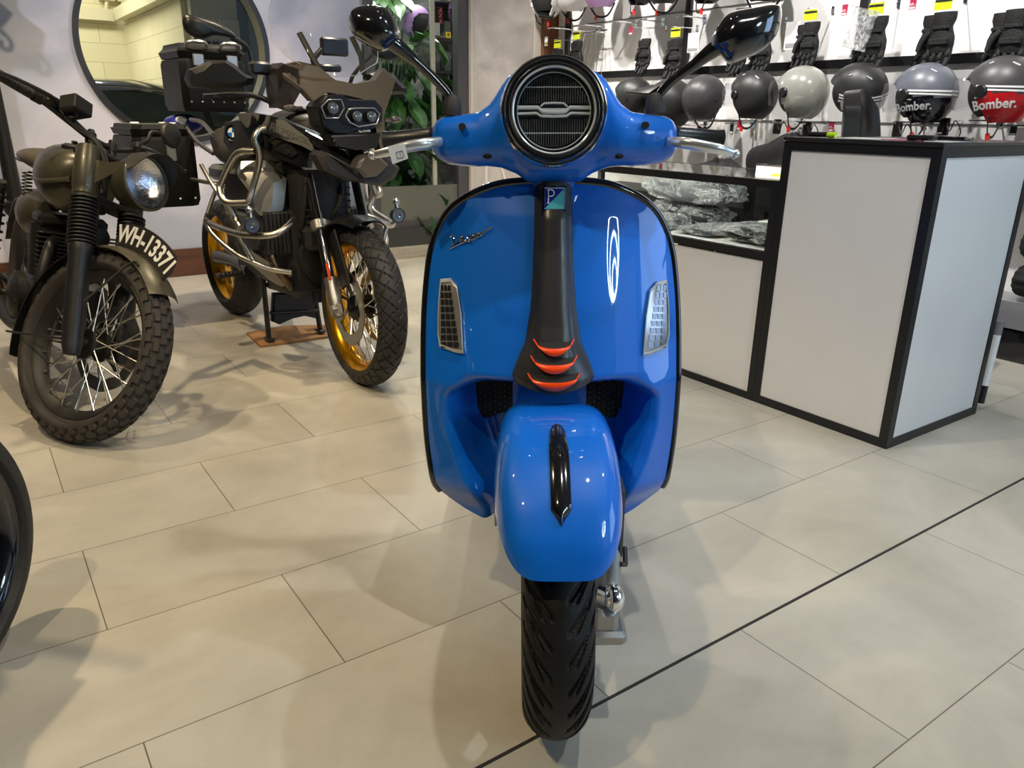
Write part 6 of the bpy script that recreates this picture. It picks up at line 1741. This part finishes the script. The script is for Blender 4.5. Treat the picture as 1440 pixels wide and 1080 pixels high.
helmet('helmet', 'lilac helmet on a stand behind the shop window glass', ROOM @ TR(at_v(585, 30, 6.25), R(-70)), HLI)
helmet('helmet', 'white helmet on a stand behind the shop window glass, below the lilac one', ROOM @ TR(at_v(596, 125, 6.2), R(-60)), HWH)
for x, y, lab in ((585, 48, 'thin grey pole stand carrying the lilac helmet behind the glass'), (596, 143, 'grey pole stand carrying the white helmet behind the glass')):
    q = at_v(x, y, 6.25)
    o = MB().cyl((q.x, q.y, 0), (q.x, q.y, q.z-.0), .015).cyl((q.x, q.y, 0), (q.x, q.y, .02), .12, n=24).cyl((q.x, q.y, q.z-.03), (q.x, q.y, q.z), .05).build('helmet_stand', ALU); o.matrix_world = ROOM; tag(o, lab, 'stand')
cab = thing('display_cabinet', 'dark shelf cabinet behind the right side of the shop window', 'cabinet', ROOM)
cu0 = at_v(606, 60, 6.3).x; cu1 = at_v(640, 60, 6.3).x+.15
mb = MB(); mb.box(((cu0+cu1)/2, 6.62, 1.2), (cu1-cu0, .03, 2.4))
for u in (cu0, cu1): mb.box((u, 6.45, 1.2), (.03, .36, 2.4))
for k in range(9): mb.box(((cu0+cu1)/2, 6.45, .05+k*.28), (cu1-cu0, .34, .02))
mb.build('carcass', mat('cabinet_dark', (.045, .043, .040), .4), cab)
random.seed(4)
for k in range(8):
    z = .06+k*.28
    for n_ in range(3):
        w_ = random.uniform(.05, .10); h_ = random.uniform(.08, .2)
        o = MB().box((cu0+.07+n_*.11, 6.38, z+h_/2+.001), (w_, .12, h_), bev=.004).build('goods_box', random.choice([BC, mat('box_white', srgb(190, 190, 186), .6), mat('box_grey', srgb(90, 92, 90), .6), mat('box_silver', (.5, .5, .5), .3, .8)])); o.matrix_world = ROOM
        tag(o, 'small packed box on the dark shelf cabinet behind the glass', 'box', 'small boxes in the cabinet behind the glass')
q = at_v(630, 49, 5.66)
o = MB().box((q.x, q.y-.005, q.z), (.042, .002, .042)).build('yellow_sticker', mat('sticker_yellow', srgb(226, 200, 20), .5)); o.matrix_world = ROOM; tag(o, 'small yellow square sticker on the shop window glass', 'sticker')
MB().box((q.x, q.y-.0065, q.z), (.022, .001, .024)).build('symbol', mat('sticker_ink', srgb(120, 90, 10), .5), o)
mb = MB(); q = at_v(619, 22, 5.66)
for k, zz in enumerate((.04, 0, -.04)): mb.tube([q+V((-.014, -.004, zz+.012)), q+V((.014, -.004, zz+.012)), q+V((-.010, -.004, zz-.012)), q+V((.014, -.004, zz-.010))], .003, n=6)
o = mb.build('red_sticker', mat('sticker_red', srgb(200, 40, 50), .5)); o.matrix_world = ROOM; tag(o, 'small red vertical lettering on the shop window glass', 'sticker')
# tall flat wooden frame with dark back leaning: white folding stand under the headset
fs = thing('folding_stand', 'white folding stand with slanted legs, seen under the left end of the scooter headset', 'stand', ROOM)
a_, b_ = at_v(684, 226, 5.2), at_v(684, 262, 5.2)
mb = MB()
mb.tube([V((a_.x, 5.2, 1.0)), V((a_.x, 5.2, .01))], .012).tube([V((a_.x+.02, 5.2, 1.0)), V((a_.x+.36, 5.1, .012))], .012).tube([V((a_.x+.25, 5.22, 1.0)), V((a_.x+.58, 5.1, .012))], .010).tube([V((a_.x+.50, 5.2, 1.0)), V((a_.x+.50, 5.2, .01))], .012).tube([V((a_.x, 5.2, .99)), V((a_.x+.50, 5.2, .99))], .012)
mb.build('legs', mat('stand_white', srgb(220, 214, 204), .5), fs)
# three nested ring lamps hung in front of the scooter (they mirror in its paint)
rp = W(1.47, -2.1, 2.05)
rd = (V((VX, VY, .85))-rp).normalized()
ring_frame = Matrix.Translation(rp) @ Matrix((UU, -rd.cross(UU).cross(rd)*0+V((0, 0, 1)), rd)).transposed().to_4x4() if False else None
rx, ry, rz = frame(rd, (1, 0, 0))
rl = thing('ring_lamp', 'cool white lamp of three nested rings hung from the ceiling', 'lamp', Matrix.Translation(rp))
LED = mat('led_ring', (1, 1, 1), emit=(.75, 1, 1), es=45)
ryz = V((0, 0, 1)); rxx = ryz.cross(rd).normalized(); ryy = rd.cross(rxx)
for r_, o_ in ((.30, 0), (.205, .092), (.115, .18)):
    c = rxx*(-o_*.25)-ryy*o_*.97
    mb = MB(); mb.torus(c, rd, r_, .014, 64, 8); mb.build('light_ring', LED, rl)
MB().cyl(ryy*.30, (0, 0, H-rp.z), .003).build('cable', BLKS, rl)
WARM, NEU, COOL = (1, .80, .50), (1, .89, .72), (.82, .92, 1)
LIGHTS = [
 (0.4, 3.6, 2.95, 0.6, 4.6, .4, 130, WARM, 95),
 (-.6, 2.2, 2.95, 0.2, 2.8, .0, 120, WARM, 95),
 (1.9, 3.6, 2.95, 1.7, 4.4, .4, 120, NEU, 95),
 (1.0, 0.5, 2.95, 1.0, 1.1, .0, 66, (1, .95, .88), 95),
 (-.8, 0.6, 2.95, -.2, 1.0, .0, 90, WARM, 95),
 (2.9, 4.2, 2.95, 3.2, 4.4, .0, 90, NEU, 95),
 (3.0, 3.6, 2.95, 4.3, 3.8, 1.3, 130, (1, .97, .93), 80),
 (3.0, 2.6, 2.95, 4.3, 2.6, 1.3, 130, (1, .97, .93), 80),
 (3.0, 4.7, 2.95, 4.3, 4.8, 1.3, 130, (1, .97, .93), 80),
 (3.0, 1.5, 2.95, 4.3, 1.6, 1.3, 110, (1, .97, .93), 80),
 (2.2, 0.2, 2.95, 2.0, .8, .0, 70, COOL, 95),
 (0.0, 4.0, 2.95, 0.3, 5.75, 1.2, 50, (.95, .94, 1), 100),  # added spot, only there to brighten the left plaster wall
 (1.9, 4.2, 2.95, 2.2, 5.75, 1.3, 50, (.97, .95, 1), 100),  # second added spot brightening the plaster wall, near the shop window
 (1.5, 1.5, 2.95, .45, 2.9, .7, 60, WARM, 70),  # added spot that shines into the olive motorcycle's headlight
 (1.1, 1.9, 2.95, 2.55, 1.7, .4, 70, (1, .93, .84), 80),  # added spot that lifts the brightness of the counter's front panel
]
DAY, GAR, CON, WORLD, EXPO = 56, 78, 55, .28, .36
# ------------------------------------------------------------ lights
def downlight(u, v, z, tu, tv, tz, watts, col, ang=60, rad=.035, label=None):
    p = W(u, v, z); t = W(tu, tv, tz)
    th = thing('ceiling_spotlight', label or 'unseen round black ceiling spotlight', 'spotlight', Matrix.Translation(p), 'ceiling spotlights of the showroom')
    d = (t-p).normalized()
    MB().lathe([(.03, -.11), (.045, -.10), (.05, .0), (.044, .0), (.04, -.03), (.0, -.03)], (0, 0, 0), d, 20).build('lamp_housing', BLKS, th)
    MB().cyl(-d*.1, (0, 0, H-z), .01).build('stem', BLKS, th)
    MB().cyl(-d*.022, -d*.02, .038, n=20).build('bulb', mat('bulb_%d' % int(col[2]*100), (1, 1, 1), emit=col, es=22), th)
    ld = bpy.data.lights.new('spot_lamp', 'SPOT'); ld.energy = watts; ld.color = col; ld.spot_size = R(ang); ld.spot_blend = .7; ld.shadow_soft_size = rad
    lo = bpy.data.objects.new('spot_lamp', ld); COL.objects.link(lo)
    lo.matrix_world = Matrix.Translation(p+d*.02) @ d.to_track_quat('-Z', 'Y').to_matrix().to_4x4()
WARM, NEU, COOL = (1, .80, .52), (1, .93, .84), (.80, .90, 1)
for a in LIGHTS: downlight(*a)
def area(name, p, t, sx, sy, watts, col):
    ld = bpy.data.lights.new(name, 'AREA'); ld.shape = 'RECTANGLE'; ld.size = sx; ld.size_y = sy; ld.energy = watts; ld.color = col
    lo = bpy.data.objects.new(name, ld); COL.objects.link(lo)
    d = (t-p).normalized()
    lo.matrix_world = Matrix.Translation(p) @ d.to_track_quat('-Z', 'Y').to_matrix().to_4x4()
    return lo
area('daylight_window', W(U1+.2, -2.4, 1.7), W(2.0, -.6, .8), 2.2, 2.3, DAY, (.42, .64, 1))
area('garage_lamp', W(.2, 9.0, 3.0), W(.2, 9.2, 0), 2.5, .5, GAR, (1, .94, .78))
area('conservatory_lamp', W(3.1, 6.6, 3.0), W(3.1, 6.5, 0), .8, .6, CON, (.95, 1, .95))
wd = bpy.data.worlds.new('world'); SC.world = wd; wd.use_nodes = True
wd.node_tree.nodes['Background'].inputs[0].default_value = (.85, .92, 1, 1)
wd.node_tree.nodes['Background'].inputs[1].default_value = WORLD
SC.view_settings.view_transform = 'Standard'; SC.view_settings.look = 'None'
SC.view_settings.gamma = 1; SC.view_settings.use_curve_mapping = False
SC.view_settings.exposure = EXPO
